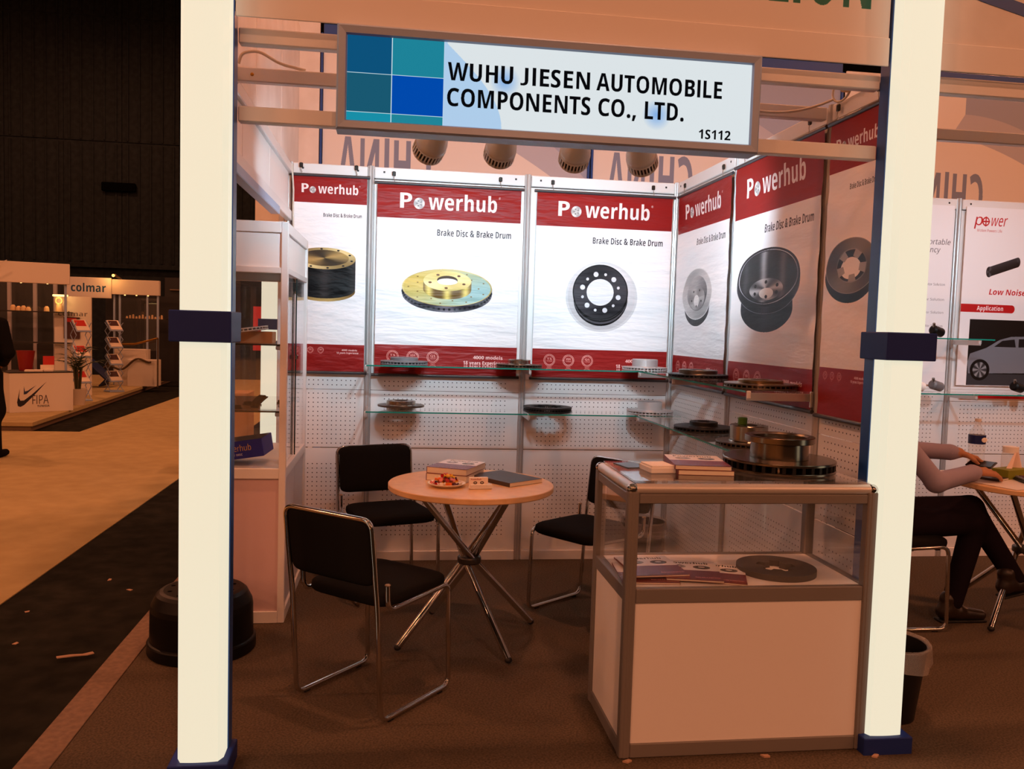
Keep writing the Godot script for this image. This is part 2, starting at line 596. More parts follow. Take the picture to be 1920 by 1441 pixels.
func columns():
	var body = [Vector2(-0.06, 0.0), Vector2(-0.076, -0.02), Vector2(-0.078, -0.09), Vector2(0.078, -0.09), Vector2(0.076, -0.02), Vector2(0.06, 0.0)]
	var dif = []
	for i in 13:   # diffuser: shallow curve with cut corners
		var u = -1.0 + i / 6.0
		dif.append(Vector2(0.060 * u, 0.004 * (1 - u * u)))
	dif = [Vector2(-0.074, -0.028)] + dif + [Vector2(0.074, -0.028), Vector2(0.074, -0.09), Vector2(-0.074, -0.09)]
	var sides = [[V(0.055, 0, 2.655), "tall glowing white light column beside the black brake drum", 0], [V(2.497, 0, 2.655), "tall glowing white light column beside the low glass counter", 0],
		[V(-0.50, 0, -2.70), "distant glowing light column seen through the tall glass showcase", 0], [V(4.94, 0, 2.655), "glowing light column at the far end of the neighbouring stand", 0]]
	var m_post = MB.new().prism([Vector2(-0.078, -0.09), Vector2(0.078, -0.09), Vector2(0.078, -0.15), Vector2(-0.078, -0.15)], 0.0, 3.6).mesh()
	var m_dif = MB.new().prism(dif, 0.07, 3.58).mesh()
	for s in sides:
		var t = thing("light_column", s[1], "light column", s[0])
		part("post", m_post, blue, t)
		part("light_diffuser", m_dif, M("column light", Color(0.45, 0.45, 0.45), 0.5, 0.0, {"emission_enabled": true, "emission": Color(0.975, 0.95, 0.84), "emission_energy_multiplier": 0.84}), t)
		for y in [0.035, 1.508]:
			var b = part("base" if y < 1 else "clamp", MB.new().box(V(0, y, -0.066), V(0.192, 0.07 if y < 1 else 0.1, 0.18), 0.003), M("navy painted steel", Color(0.12, 0.19, 0.45), 0.5, 0.0, {"metallic_specular": 0.3}), t)
		if s[0].z > 0:
			lamp_area(t, V(0, 1.8, 0.02), V(0, 0, 1), Vector2(0.13, 3.4), Color(0.96, 0.93, 0.82), 0.04)

func header_tex(w, h, back):
	var sc = 1024.0 / w
	var img = Image.create(1024, int(h * sc), false, Image.FORMAT_RGB8)
	var base = Color(0.90, 0.885, 0.87)
	img.fill(base)
	var H = img.get_height()
	var tint = Color(0.62, 0.66, 0.76) if back else Color(0.62, 0.68, 0.80)
	if back:   # seen from behind: the print shows through the cloth in reverse
		var a = []
		var b = []
		for i in 25:
			var u = i / 24.0
			a.append(Vector2(1024 * (0.30 + 0.70 * u), H * (0.25 + 0.75 * u * u)))
			b.append(Vector2(1024 * (0.24 + 0.68 * u), H * (0.45 + 0.62 * pow(u, 1.6))))
		b.reverse()
		poly_px(img, a + [Vector2(1024, 0), Vector2(307, 0)], tint)
		poly_px(img, a + b, Color(0.72, 0.73, 0.79))
		text(img, "CHINA", 1024 * 0.055, H * 0.765, 1024 * 0.345, H * 0.40, Color(0.50, 0.55, 0.66), true, true)
	else:
		text(img, "CHINA PAVILION", 1024 * 0.37, H * 0.58, 1024 * 0.597, H * 0.247, Color(0.03, 0.42, 0.36), true)
	return tex(img)

func upper_frame():
	var prof = M("white profile")
	# header boards of the front row and of the row behind
	var hm = M("header print", Color.WHITE, 0.55, 0.0, {"albedo_texture": header_tex(2.37, 1.02, false)})
	var plain = M("header plain", Color(0.90, 0.885, 0.87), 0.55)
	var cloth = grained("header cloth", Color(0.87, 0.85, 0.83), Color(0.91, 0.895, 0.88), 0.6, 0.01, 31, 0.7)
	for i in 2:
		var x0 = 0.135 + i * 2.443
		var t = thing("header_board", ["wide beige header board with green lettering above the lit company sign", "wide beige header board above the neighbouring stand with blue arc"][i], "header board", V(x0 + 1.14, 2.515, 2.555))
		part("board", MB.new().box(V(0, 0.53, -0.012), V(2.28, 1.02, 0.02), 0.003), cloth, t)
		if i == 0:
			part("print", MB.new().quad(V(-1.138, 1.038, 0.0005), V(1.138, 1.038, 0.0005), V(1.138, 0.022, 0.0005), V(-1.138, 0.022, 0.0005), V(0, 0, 1)), hm, t)
		else:
			var arc = []
			for k in 13:
				var u = k / 12.0
				arc.append(Vector2(-1.12 + 2.24 * u, -(0.305 - 0.62 * u + 0.42 * u * u)))
			var lo = []
			for k in 13:
				lo.append(arc[12 - k] - Vector2(0, 0.045))
			var mb = MB.new()
			mb.xf = Transform3D(Basis(Vector3.RIGHT, PI / 2), Vector3.ZERO)
			part("arc_print", mb.prism(arc + lo, -0.001, 0.0005), blue, t)
		part("lower_fold", MB.new().box(V(0, 0.05, 0.004), V(2.28, 0.1, 0.006), 0.002), plain, t)
	var rear = M("rear header print", Color.WHITE, 0.6, 0.0, {"albedo_texture": header_tex(2.5, 1.17, true)})
	for i in range(1, 4):
		var x0 = -2.62 + i * 2.56 + (0.56 if i == 3 else 0.0)
		var t = thing("rear_header_board", ["pale header cloth beyond the open side of the stand", "pale header cloth with reversed lettering above the gold disc banner", "pale header cloth with reversed lettering above the drum banner", "pale header cloth with reversed lettering above the neighbouring stand"][i], "header board", V(x0 + 1.28, 2.98, -2.65))
		part("frame", MB.new().box(V(-1.265, 0.6, 0), V(0.02, 1.2, 0.04), 0.004).box(V(1.262, 0.6, 0), V(0.02, 1.2, 0.04), 0.004).box(V(0, 1.225, 0), V(2.5, 0.11, 0.04), 0.004), blue, t)
		part("cloth", MB.new().box(V(0, 0.585, -0.01), V(2.5, 1.17, 0.01)), plain, t)
		part("print", MB.new().quad(V(-1.249, 1.168, -0.004), V(1.249, 1.168, -0.004), V(1.249, 0.0, -0.004), V(-1.249, 0.0, -0.004), V(0, 0, 1)), rear, t)
		part("leg", MB.new().box(V(-1.265, -1.49, -0.05), V(0.06, 2.98, 0.06), 0.004), blue, t)
	var rs = thing("rear_side_board", "narrow pale board beside the distant light column", "header board", V(-0.34, 2.4, -2.62))
	part("board", MB.new().box(V(0, 1.0, 0), V(0.56, 2.0, 0.02), 0.003), cloth, rs)
	part("leg", MB.new().box(V(0.24, -1.2, 0), V(0.04, 2.4, 0.02), 0.003), prof, rs)
	var rf = thing("rear_filler_board", "plain pale board between two rear header cloths", "header board", V(5.345, 2.4, -2.66))
	part("board", MB.new().box(V(0, 0.9, 0), V(0.52, 1.8, 0.02), 0.003), cloth, rf)
	part("leg", MB.new().box(V(0.2, -1.2, 0), V(0.04, 2.4, 0.02), 0.003), prof, rf)
	# rails between the front columns
	for a in [[2.4715, "upper", 1], [2.217, "lower", 1]]:
		single("front_rail", MB.new().box(V(1.276, a[0], 2.492), V(2.28, 0.052, 0.04), 0.004), prof, "white metal rail behind the company sign, %s of the two" % a[1], "rail")
	single("neighbour_rail", MB.new().box(V(3.72, 2.478, 2.5), V(2.28, 0.06, 0.04), 0.004), prof, "white metal rail under the neighbouring header board", "rail")
	single("neighbour_beam", MB.new().box(V(3.72, 2.43, 2.0), V(2.36, 0.05, 0.04), 0.004), prof, "white beam spanning the neighbouring stand", "beam")
	# beam across the stand that carries the spotlights
	var cb = thing("lamp_beam", "white beam across the stand carrying four spotlights", "beam", V(0, 2.482, 2.0))
	part("beam", MB.new().box(V(1.25, 0, 0), V(2.44, 0.054, 0.04), 0.004), prof, cb)
	part("end_cap", MB.new().box(V(0.035, 0, 0.002), V(0.012, 0.06, 0.05), 0.003), M("dark rod"), cb)
	part("bolt", MB.new().at(V(0.1, 0, 0.02)).ell(V(0, 0, 0), V(0.007, 0.007, 0.004)), M("brass", Color(0.7, 0.5, 0.2), 0.3, 1.0), cb)
	# the open side: a boarded fascia between two rails, higher boards above it
	var sf = thing("side_fascia", "boarded fascia between two rails above the tall showcase", "fascia", V(0, 0, 0))
	part("upper_rail", MB.new().box(V(0, 2.475, 1.25), V(0.04, 0.055, 2.46), 0.004), prof, sf)
	part("lower_rail", MB.new().box(V(0, 2.19, 1.25), V(0.04, 0.06, 2.46), 0.004), prof, sf)
	for i in 3:
		part("panel", MB.new().box(V(-0.004, 2.334, [0.45, 1.25, 2.05][i]), V(0.012, 0.226, 0.79), 0.002), white, sf)
	part("lamp_channel", MB.new().box(V(0.012, 2.135, 1.5), V(0.05, 0.045, 1.6), 0.004), alu, sf)
	part("corner_post", MB.new().box(V(-0.045, 1.905, -0.01), V(0.035, 3.79, 0.035), 0.004), prof, sf)
	var sh = thing("side_header", "tall pale boards standing above the side fascia", "header board", V(-0.03, 2.56, 0.0))
	for i in 3:
		part("board", MB.new().box(V(0, 0.5, -0.2 + i * 0.91), V(0.02, 1.0, 0.9), 0.003), cloth, sh)
	# cables
	var cab = M("white cable", Color(0.80, 0.77, 0.72), 0.5)
	single("lamp_cable", MB.new().tube(fillet([V(0.05, 2.52, 2.02), V(0.06, 2.56, 2.02), V(0.12, 2.58, 2.0), V(0.2, 2.535, 2.0), V(0.3, 2.515, 2.0)], 0.03), 0.006, 6), cab, "white cable looped over the beam end", "cable")
	single("hanging_cable", MB.new().tube(fillet([V(0.02, 2.5, 0.05), V(0.03, 2.35, 0.04), V(0.028, 2.2, 0.035), V(0.034, 2.05, 0.03)], 0.04), 0.006, 6), cab, "white cable hanging down the corner post by the red banner", "cable")
	single("slack_cable", MB.new().tube(sag(V(2.0, 2.50, 2.045), V(2.47, 2.53, 2.06), 0.05), 0.006, 6), cab, "slack white cable strung along the lamp beam", "cable")
	var loop = []
	for i in 20:
		var a = TAU * i / 16.0
		loop.append(V(2.47 + 0.012 * i / 20.0, 2.555 + 0.045 * sin(a), 2.12 + 0.07 * cos(a)))
	single("cable_coil", MB.new().tube(loop, 0.005, 6), cab, "coiled white cable resting on the side wall top", "cable")
	var pl = thing("socket_plug", "pale plug joint on the side wall top", "plug", V(2.46, 2.53, 2.2))
	part("plug_body", MB.new().box(V(0, 0.02, 0), V(0.04, 0.04, 0.07), 0.008), M("cream plastic", Color(0.86, 0.72, 0.5), 0.4), pl)
	part("socket", MB.new().box(V(0, 0.02, 0.055), V(0.05, 0.05, 0.05), 0.01), cab, pl)

func sign_box():
	var W = 1536
	var H = 300
	var img = Image.create(W, H, false, Image.FORMAT_RGB8)
	img.fill(Color(0.885, 0.925, 0.94))
	var arc = [Vector2(0.205 * W, 0), Vector2(0.235 * W, 0.0)]
	for i in 13:
		var u = i / 12.0
		arc.append(Vector2(W * (0.235 + 0.135 * sin(u * PI / 2)), H * (0.02 + 0.98 * u)))
	arc.append(Vector2(0.205 * W, H))
	poly_px(img, arc, Color(0.70, 0.83, 0.95))
	var cx = 0.228 * W   # four colour fields and the strip under them
	img.fill_rect(Rect2i(0, 0, int(cx), H), Color(0.86, 0.93, 0.96))
	for a in [[0, 0, 0.104, 0.43, Color(0.05, 0.33, 0.50)], [0.106, 0, 0.122, 0.43, Color(0.12, 0.53, 0.62)], [0, 0.44, 0.104, 0.45, Color(0.10, 0.36, 0.46)], [0.106, 0.44, 0.122, 0.45, Color(0.0, 0.30, 0.70)], [0, 0.90, 0.104, 0.1, Color(0.10, 0.58, 0.68)], [0.106, 0.90, 0.122, 0.1, Color(0.13, 0.54, 0.62)]]:
		img.fill_rect(Rect2i(int(a[0] * W), int(a[1] * H), int(a[2] * W), int(a[3] * H) + 1), a[4])
	for a in [[0.375, 0.42], [0.757, 0.70]]:   # the two blue smudges of the print
		for y in H:
			for x in range(int(a[0] * W) - 60, int(a[0] * W) + 60):
				var g = 1.0 - Vector2(x - a[0] * W, y - a[1] * H).length() / 58.0
				if g > 0: img.set_pixel(x, y, img.get_pixel(x, y).lerp(Color(0.45, 0.66, 0.93), g * 0.85))
	var ink = Color(0.03, 0.035, 0.045)
	text(img, "WUHU", 0.237 * W, 0.24 * H, 0.158 * W, 0.21 * H, ink)
	text(img, "J", 0.4135 * W, 0.24 * H, 0.0185 * W, 0.213 * H, ink, true, false, 0.0, true)
	text(img, "IESEN", 0.443 * W, 0.24 * H, 0.142 * W, 0.21 * H, ink)
	text(img, "AUTOMOBILE", 0.602 * W, 0.24 * H, 0.322 * W, 0.21 * H, ink)
	text(img, "COMPONENTS CO., LTD.", 0.237 * W, 0.545 * H, 0.590 * W, 0.215 * H, ink)
	text(img, "1S112", 0.868 * W, 0.845 * H, 0.083 * W, 0.115 * H, ink)
	var t = thing("company_sign", "backlit white sign box with black company lettering and blue squares", "sign", V(1.19, 2.336, 2.6))
	var tx = tex(img)
	var m = M("sign print", Color(0.25, 0.25, 0.25), 0.5, 0.0, {"metallic_specular": 0.05, "emission_enabled": true, "emission": Color.BLACK, "emission_texture": tx, "emission_energy_multiplier": 0.92, "albedo_texture": tx})
	part("sign_face", MB.new().quad(V(-0.695, 0.137, -0.006), V(0.695, 0.137, -0.006), V(0.695, -0.137, -0.006), V(-0.695, -0.137, -0.006), V(0, 0, 1)), m, t)
	part("case", MB.new().box(V(0, 0, -0.046), V(1.44, 0.33, 0.075), 0.003), M("white profile"), t)
	# mitred frame bars with a sloping front
	for k in 4:
		var mb = MB.new()
		var ow = 0.728
		var oh = 0.169
		var q = [[V(-ow, oh, -0.02), V(ow, oh, -0.02)], [V(ow, oh, -0.02), V(ow, -oh, -0.02)], [V(ow, -oh, -0.02), V(-ow, -oh, -0.02)], [V(-ow, -oh, -0.02), V(-ow, oh, -0.02)]][k]
		var ins = func(a, d, z): return V(a.x - sign(a.x) * d, a.y - sign(a.y) * d, z)
		var nrm = [V(0, 1, 0), V(1, 0, 0), V(0, -1, 0), V(-1, 0, 0)][k]
		var a = q[0]
		var b = q[1]
		mb.face([V(a.x, a.y, -0.085), V(b.x, b.y, -0.085), V(b.x, b.y, 0.0), V(a.x, a.y, 0.0)], nrm)
		mb.face([V(a.x, a.y, 0.0), V(b.x, b.y, 0.0), ins.call(b, 0.006, 0.006), ins.call(a, 0.006, 0.006)], nrm + V(0, 0, 1))
		mb.face([ins.call(a, 0.006, 0.006), ins.call(b, 0.006, 0.006), ins.call(b, 0.028, 0.003), ins.call(a, 0.028, 0.003)], V(0, 0, 1))
		mb.face([ins.call(a, 0.028, 0.003), ins.call(b, 0.028, 0.003), ins.call(b, 0.0335, -0.008), ins.call(a, 0.0335, -0.008)], V(0, 0, 1) - nrm)
		part("frame_bar", mb, alu, t)
	lamp_area(t, V(0, 0, 0.012), V(0, 0, 1), Vector2(1.38, 0.26), Color(0.9, 0.95, 1.0), 0.06)

func spotlights():
	var names = ["cream spotlight can turned towards the small drum banner", "cream spotlight can aimed at the gold disc banner", "cream spotlight can aimed at the black ring banner", "cream spotlight can turned towards the stand's inner corner", "cream spotlight can above the neighbour's table, aimed at the car poster", "cream spotlight can at the end of the neighbour's beam"]
	var spec = [[0.80, V(-0.55, -0.16, -1.9), "first"], [1.085, V(-0.10, -0.16, -1.9), "second"], [1.397, V(0.12, -0.18, -1.9), "third"], [1.68, V(0.85, -0.20, -1.7), "fourth"], [3.92, V(0.15, -0.45, -1.9), ""], [4.75, V(0.1, -0.45, -1.9), ""]]
	for i in 6:
		var s = spec[i]
		var t = thing("spotlight", names[i], "spotlight", V(s[0], 2.27, 1.96))
		var dir = s[1].normalized()
		var cream = M("cream enamel", Color(0.90, 0.92, 0.90), 0.4)
		var b = Basis(Quaternion(Vector3.UP, (dir + V(0, -0.35, 0)).normalized()))   # the can points along its own +y
		var mb = MB.new()
		mb.xf = Transform3D(b, Vector3.ZERO)
		part("can", mb.lathe([Vector2(0.0, -0.13), Vector2(0.035, -0.125), Vector2(0.045, -0.08), Vector2(0.062, -0.02), Vector2(0.064, 0.0), Vector2(0.056, 0.0), Vector2(0.04, -0.08)], 24, true), cream, t)
		var rim = MB.new()
		rim.xf = mb.xf
		rim.lathe([Vector2(0.064, 0.0), Vector2(0.066, 0.006), Vector2(0.06, 0.006), Vector2(0.06, 0.0)], 24)
		rim.lathe([Vector2(0.066, 0.048), Vector2(0.066, 0.055), Vector2(0.058, 0.055), Vector2(0.058, 0.048), Vector2(0.066, 0.048)], 24)
		for k in 28:
			var a = TAU * k / 28
			rim.xf = mb.xf * Transform3D(Basis(Vector3.UP, -a), Vector3.ZERO)
			rim.box(V(0.0635, 0.027, 0), V(0.004, 0.044, 0.0062))
		part("slotted_rim", rim, cream, t)
		var bf = MB.new()
		bf.xf = mb.xf
		part("baffle", bf.lathe([Vector2(0.0585, 0.0), Vector2(0.0585, 0.05)], 24), M("black plastic"), t)
		var gl = MB.new()
		gl.xf = mb.xf
		part("lamp_lens", gl.lathe([Vector2(0.057, 0.0), Vector2(0.03, 0.008), Vector2(0.0, 0.01)], 20, true), glow("spot lens", Color(0.95, 0.97, 1.0), 3.0), t)
		var st = MB.new().tube([V(0, 0.19, 0.04), V(0, 0.10, 0.03), V(0, 0.03, 0.02)], 0.012, 6)
		part("stem", st, cream, t)
		var l = SpotLight3D.new()
		l.name = "spot_light"
		l.light_color = COOL
		l.light_energy = [1.9, 2.1, 1.65, 2.8, 1.2, 1.2][i]
		l.light_size = 0.05
		l.spot_angle = 43.0
		l.spot_angle_attenuation = 0.9
		l.spot_range = 30.0
		l.spot_attenuation = 2.0
		l.shadow_enabled = true
		t.add_child(l)
		l.transform = Transform3D(Basis.looking_at(dir, Vector3.UP), b * V(0, 0.062, 0))
func crumple_tex():   # long level creases of the vinyl
	var f = FastNoiseLite.new()
	f.seed = 41
	f.frequency = 0.011
	f.fractal_octaves = 4
	var img = Image.create(384, 512, false, Image.FORMAT_RGB8)
	for y in 512:
		for x in 384:
			var h = 0.5 + 0.5 * f.get_noise_2d(x * 0.55, y * 3.2)
			img.set_pixel(x, y, Color(h, h, h))
	img.bump_map_to_normal_map(5.0)
	return tex(img)
func seal(img, x, y, r, s):
	var pink = Color(0.90, 0.66, 0.63)
	oval(img, x, y, r, r, pink, null, 0.93)
	oval(img, x, y, r * 0.82, r * 0.82, pink, null, 0.9)
	text(img, s, x - r * 0.42, y - r * 0.4, r * 0.84, r * 0.34, pink)
	text(img, "16949", x - r * 0.5, y + 0.05 * r, r, r * 0.24, pink, false)
	img.fill_rect(Rect2i(int(x - r * 0.5), int(y + r * 1.05), int(r), int(r * 0.28)), Color(0.54, 0.105, 0.095))
	text(img, "2002", x - r * 0.4, y + r * 1.08, r * 0.8, r * 0.2, pink, false)
func picture(img, kind, W, H):
	var k0 = Color(0.045, 0.045, 0.05)
	var k1 = Color(0.20, 0.20, 0.22)
	if kind == 0:   # gold passivated disc
		var cx = 0.495 * W
		var cy = 0.53 * H
		var rx = 0.315 * W
		var ry = 0.098 * H
		barrel(img, cx, cy, rx, ry, 0.034 * H, Color(0.20, 0.19, 0.22), Color(0.40, 0.38, 0.42), 2)
		for i in 26:
			var a = PI * (i + 0.5) / 26
			img.fill_rect(Rect2i(int(cx + rx * 0.985 * cos(a)) - 6, int(cy + ry * sin(a) + 0.012 * H), 12, int(0.012 * H)), Color(0.09, 0.09, 0.11))
		oval(img, cx, cy, rx, ry, Color(0.80, 0.70, 0.36), Color(0.60, 0.74, 0.74), 0, 1, -0.35)
		oval(img, cx, cy, rx, ry, Color(0.84, 0.77, 0.50), Color(0.70, 0.62, 0.36), 0.97, 3)
		for i in 18:
			var a = TAU * i / 18
			oval(img, cx + rx * (0.70 + 0.16 * (i % 2)) * cos(a), cy + ry * (0.70 + 0.16 * (i % 2)) * sin(a), 5, 3, Color(0.50, 0.40, 0.22))
		barrel(img, cx, cy - 0.035 * H, 0.168 * W, 0.052 * H, 0.045 * H, Color(0.40, 0.30, 0.14), Color(0.86, 0.78, 0.42), 2.6)
		oval(img, cx, cy - 0.035 * H, 0.168 * W, 0.052 * H, Color(0.83, 0.75, 0.45), Color(0.93, 0.88, 0.62), 0, 2, 1)
		oval(img, cx, cy - 0.04 * H, 0.072 * W, 0.023 * H, Color(0.28, 0.22, 0.16))
		oval(img, cx, cy - 0.032 * H, 0.070 * W, 0.017 * H, Color(0.93, 0.92, 0.90))
		for i in 5:
			var a = TAU * (i + 0.3) / 5
			oval(img, cx + 0.125 * W * cos(a), cy - 0.035 * H + 0.037 * H * sin(a), 9, 5, Color(0.40, 0.26, 0.14))
	elif kind == 1:   # black drum seen end on, with its pale halo
		var cx = 0.485 * W
		var cy = 0.525 * H
		oval(img, cx + 0.01 * W, cy + 0.025 * H, 0.265 * W, 0.19 * H, Color(0.72, 0.71, 0.72), Color(0.84, 0.83, 0.84), 0, 1, 1.2)
		oval(img, cx + 0.01 * W, cy + 0.025 * H, 0.265 * W, 0.19 * H, Color(0.80, 0.80, 0.81), null, 0.94)
		for i in 4:
			oval(img, cx + 0.003 * W, cy + (0.034 - 0.01 * i) * H, 0.20 * W, 0.148 * H, k0 if i % 2 == 0 else Color(0.30, 0.29, 0.31))
		oval(img, cx, cy, 0.205 * W, 0.15 * H, Color(0.13, 0.125, 0.14), Color(0.25, 0.24, 0.26), 0, 2, 0.6)
		oval(img, cx, cy, 0.205 * W, 0.15 * H, k0, null, 0.965)
		oval(img, cx - 0.002 * W, cy, 0.10 * W, 0.072 * H, Color(0.86, 0.86, 0.88))
		for i in 12:
			var a = TAU * i / 12 + 0.25
			var r = 8.0 if i % 2 else 14.0
			oval(img, cx + 0.137 * W * cos(a), cy + 0.1 * H * sin(a), r, r, Color(0.84, 0.84, 0.86))
	elif kind == 2:   # pale disc tilted on edge
		var cx = 0.45 * W
		var cy = 0.53 * H
		oval(img, cx + 0.01 * W, cy + 0.048 * H, 0.25 * W, 0.115 * H, k0, k1, 0, 2, 0.4)
		oval(img, cx, cy, 0.29 * W, 0.13 * H, Color(0.62, 0.61, 0.61), Color(0.78, 0.77, 0.77), 0, 2, 1.0)
		oval(img, cx, cy, 0.29 * W, 0.13 * H, Color(0.86, 0.86, 0.86), null, 0.97)
		oval(img, cx + 0.01 * W, cy - 0.004 * H, 0.19 * W, 0.088 * H, Color(0.30, 0.29, 0.30), Color(0.66, 0.64, 0.64), 0, 1, 2.2)
		oval(img, cx + 0.01 * W, cy + 0.022 * H, 0.155 * W, 0.06 * H, Color(0.50, 0.49, 0.49), Color(0.66, 0.65, 0.65), 0, 3)
		oval(img, cx + 0.01 * W, cy + 0.035 * H, 0.052 * W, 0.03 * H, Color(0.88, 0.87, 0.86))
		for a in [0.4, 1.6, 2.8, 4.0, 5.2]:
			oval(img, cx + 0.01 * W + 0.1 * W * cos(a), cy + 0.02 * H + 0.042 * H * sin(a), 8, 6, k0)
	elif kind == 3:   # big black drum, open end up
		var cx = 0.455 * W
		var cy = 0.495 * H
		barrel(img, cx, cy + 0.05 * H, 0.31 * W, 0.10 * H, 0.075 * H, k0, Color(0.13, 0.13, 0.16), 2)
		barrel(img, cx, cy, 0.375 * W, 0.118 * H, 0.032 * H, k0, Color(0.22, 0.22, 0.25), 2)
		oval(img, cx, cy + 0.032 * H, 0.375 * W, 0.118 * H, Color(0.5, 0.5, 0.53), null, 0.985)
		oval(img, cx, cy, 0.375 * W, 0.118 * H, Color(0.05, 0.05, 0.06), Color(0.14, 0.14, 0.16), 0, 2)
		oval(img, cx, cy, 0.355 * W, 0.110 * H, Color(0.80, 0.80, 0.82), Color(0.45, 0.45, 0.48), 0.975, 3)
		var rx = 0.335 * W
		for x in range(int(cx - rx), int(cx + rx)):
			var u = (x - cx) / rx
			var yy = 0.103 * H * sqrt(max(0.0, 1 - u * u))
			var s = 0.12 + 0.5 * pow(0.5 + 0.5 * cos((u + 0.12) * 9.0), 3) * (1 - abs(u))
			img.fill_rect(Rect2i(x, int(cy - yy), 1, int(2 * yy)), Color(s, s, s * 1.03))
		oval(img, cx, cy + 0.05 * H, 0.2 * W, 0.045 * H, Color(0.26, 0.26, 0.27), Color(0.70, 0.70, 0.71), 0, 4, 1)
		oval(img, cx + 0.01 * W, cy + 0.066 * H, 0.085 * W, 0.022 * H, Color(0.86, 0.86, 0.85))
		for a in [0.5, 1.5, 2.6, 3.7, 4.7, 5.8]:
			oval(img, cx + 0.15 * W * cos(a), cy + 0.05 * H + 0.03 * H * sin(a), 12, 7, k0)
	elif kind == 4:   # dark grey disc with a star-cut eye
		var cx = 0.50 * W
		var cy = 0.49 * H
		oval(img, cx, cy + 0.03 * H, 0.47 * W, 0.092 * H, k0, k1, 0, 2)
		oval(img, cx, cy, 0.47 * W, 0.092 * H, Color(0.27, 0.26, 0.26), Color(0.46, 0.45, 0.44), 0, 2, 2.4)
		oval(img, cx, cy, 0.47 * W, 0.092 * H, Color(0.55, 0.54, 0.53), null, 0.975)
		oval(img, cx + 0.02 * W, cy, 0.29 * W, 0.056 * H, Color(0.52, 0.51, 0.50), Color(0.36, 0.35, 0.34), 0, 2)
		oval(img, cx + 0.02 * W, cy, 0.27 * W, 0.052 * H, Color(0.06, 0.06, 0.06))
		oval(img, cx + 0.01 * W, cy + 0.008 * H, 0.19 * W, 0.036 * H, Color(0.88, 0.87, 0.85))
		for i in 5:
			var a = TAU * i / 5 + 0.2
			var e = Vector2(cos(a) * 0.27 * W, sin(a) * 0.052 * H)
			var s = Vector2(-sin(a) * 0.05 * W, cos(a) * 0.012 * H)
			var o = Vector2(cx + 0.02 * W, cy)
			poly_px(img, [o + e + s * 1.4, o + e - s * 1.4, o + e * 0.55 - s, o + e * 0.55 + s], Color(0.58, 0.57, 0.55))
	else:   # black drum with a brass rim
		var cx = 0.44 * W
		var cy = 0.415 * H
		var rx = 0.42 * W
		oval(img, cx, cy + 0.165 * H, rx, 0.055 * H, Color(0.72, 0.60, 0.36), Color(0.4, 0.3, 0.14), 0, 2)
		barrel(img, cx, cy, rx, 0.05 * H, 0.155 * H, k0, Color(0.17, 0.16, 0.16), 2)
		oval(img, cx, cy, rx, 0.055 * H, Color(0.52, 0.44, 0.27), Color(0.86, 0.78, 0.55), 0, 2, 1.7)
		oval(img, cx, cy - 0.002 * H, rx * 0.78, 0.041 * H, Color(0.20, 0.16, 0.10), Color(0.66, 0.55, 0.33), 0, 2, 0.9)
		for i in 10:
			var a = TAU * i / 10 + 0.2
			oval(img, cx + rx * 0.89 * cos(a), cy + 0.048 * H * sin(a), 9, 5, k0)
func banner_print(w, h, head, foot, kind, red):
	var W = 768
	var H = int(W * h / w) if w > 0.6 else 1344
	if w < 0.6: W = int(1344 * w / h)
	var img = Image.create(W, H, false, Image.FORMAT_RGB8)
	img.fill(Color(0.925, 0.925, 0.93))
	picture(img, kind, W, H)
	img.fill_rect(Rect2i(0, 0, W, int(head * H)), red)
	img.fill_rect(Rect2i(0, int((1 - foot) * H), W, H), red)
	var lw = 0.675 * W
	var lh = lw * 0.155
	var x0 = (0.155 if w > 0.6 else 0.12) * W
	if w < 0.6: lw = 0.76 * W
	if w < 0.6: lh = lw * 0.16
	var y0 = head * H * 0.47 - lh * 0.5
	var ink = Color(0.90, 0.86, 0.85)
	text(img, "P", x0, y0, lw * 0.122, lh * 0.99, ink)
	oval(img, x0 + lw * 0.195, y0 + lh * 0.66, lw * 0.056, lh * 0.37, Color(0.62, 0.60, 0.60), Color(0.86, 0.85, 0.84), 0.0, 3)
	oval(img, x0 + lw * 0.195, y0 + lh * 0.66, lw * 0.034, lh * 0.22, Color(0.50, 0.48, 0.48), Color(0.75, 0.74, 0.73), 0.4, 5)
	text(img, "werhub", x0 + lw * 0.29, y0, lw * 0.71, lh * 1.02, ink)
	text(img, "®", x0 + lw * 1.015, y0, lw * 0.022, lw * 0.022, ink, false)
	var bt = Color(0.24, 0.24, 0.26)
	text(img, "Brake Disc & Brake Drum", 0.415 * W, (head + 0.05) * H, 0.52 * W, 0.034 * H * clamp(w / 0.9, 0.55, 1.0), bt)
	var sr = 0.042 * W
	for i in 3: seal(img, (0.125 + 0.14 * i) * W, (1 - foot) * H + sr * 1.9, sr, ["TS", "VDA", "QS"][i])
	text(img, "4000 models", 0.69 * W, (1 - foot) * H + sr * 1.5, 0.21 * W, sr * 0.55, Color(0.93, 0.80, 0.78))
	text(img, "18 years Experience", 0.62 * W, (1 - foot) * H + sr * 2.4, 0.30 * W, sr * 0.6, Color(0.93, 0.80, 0.78))
	return tex(img)
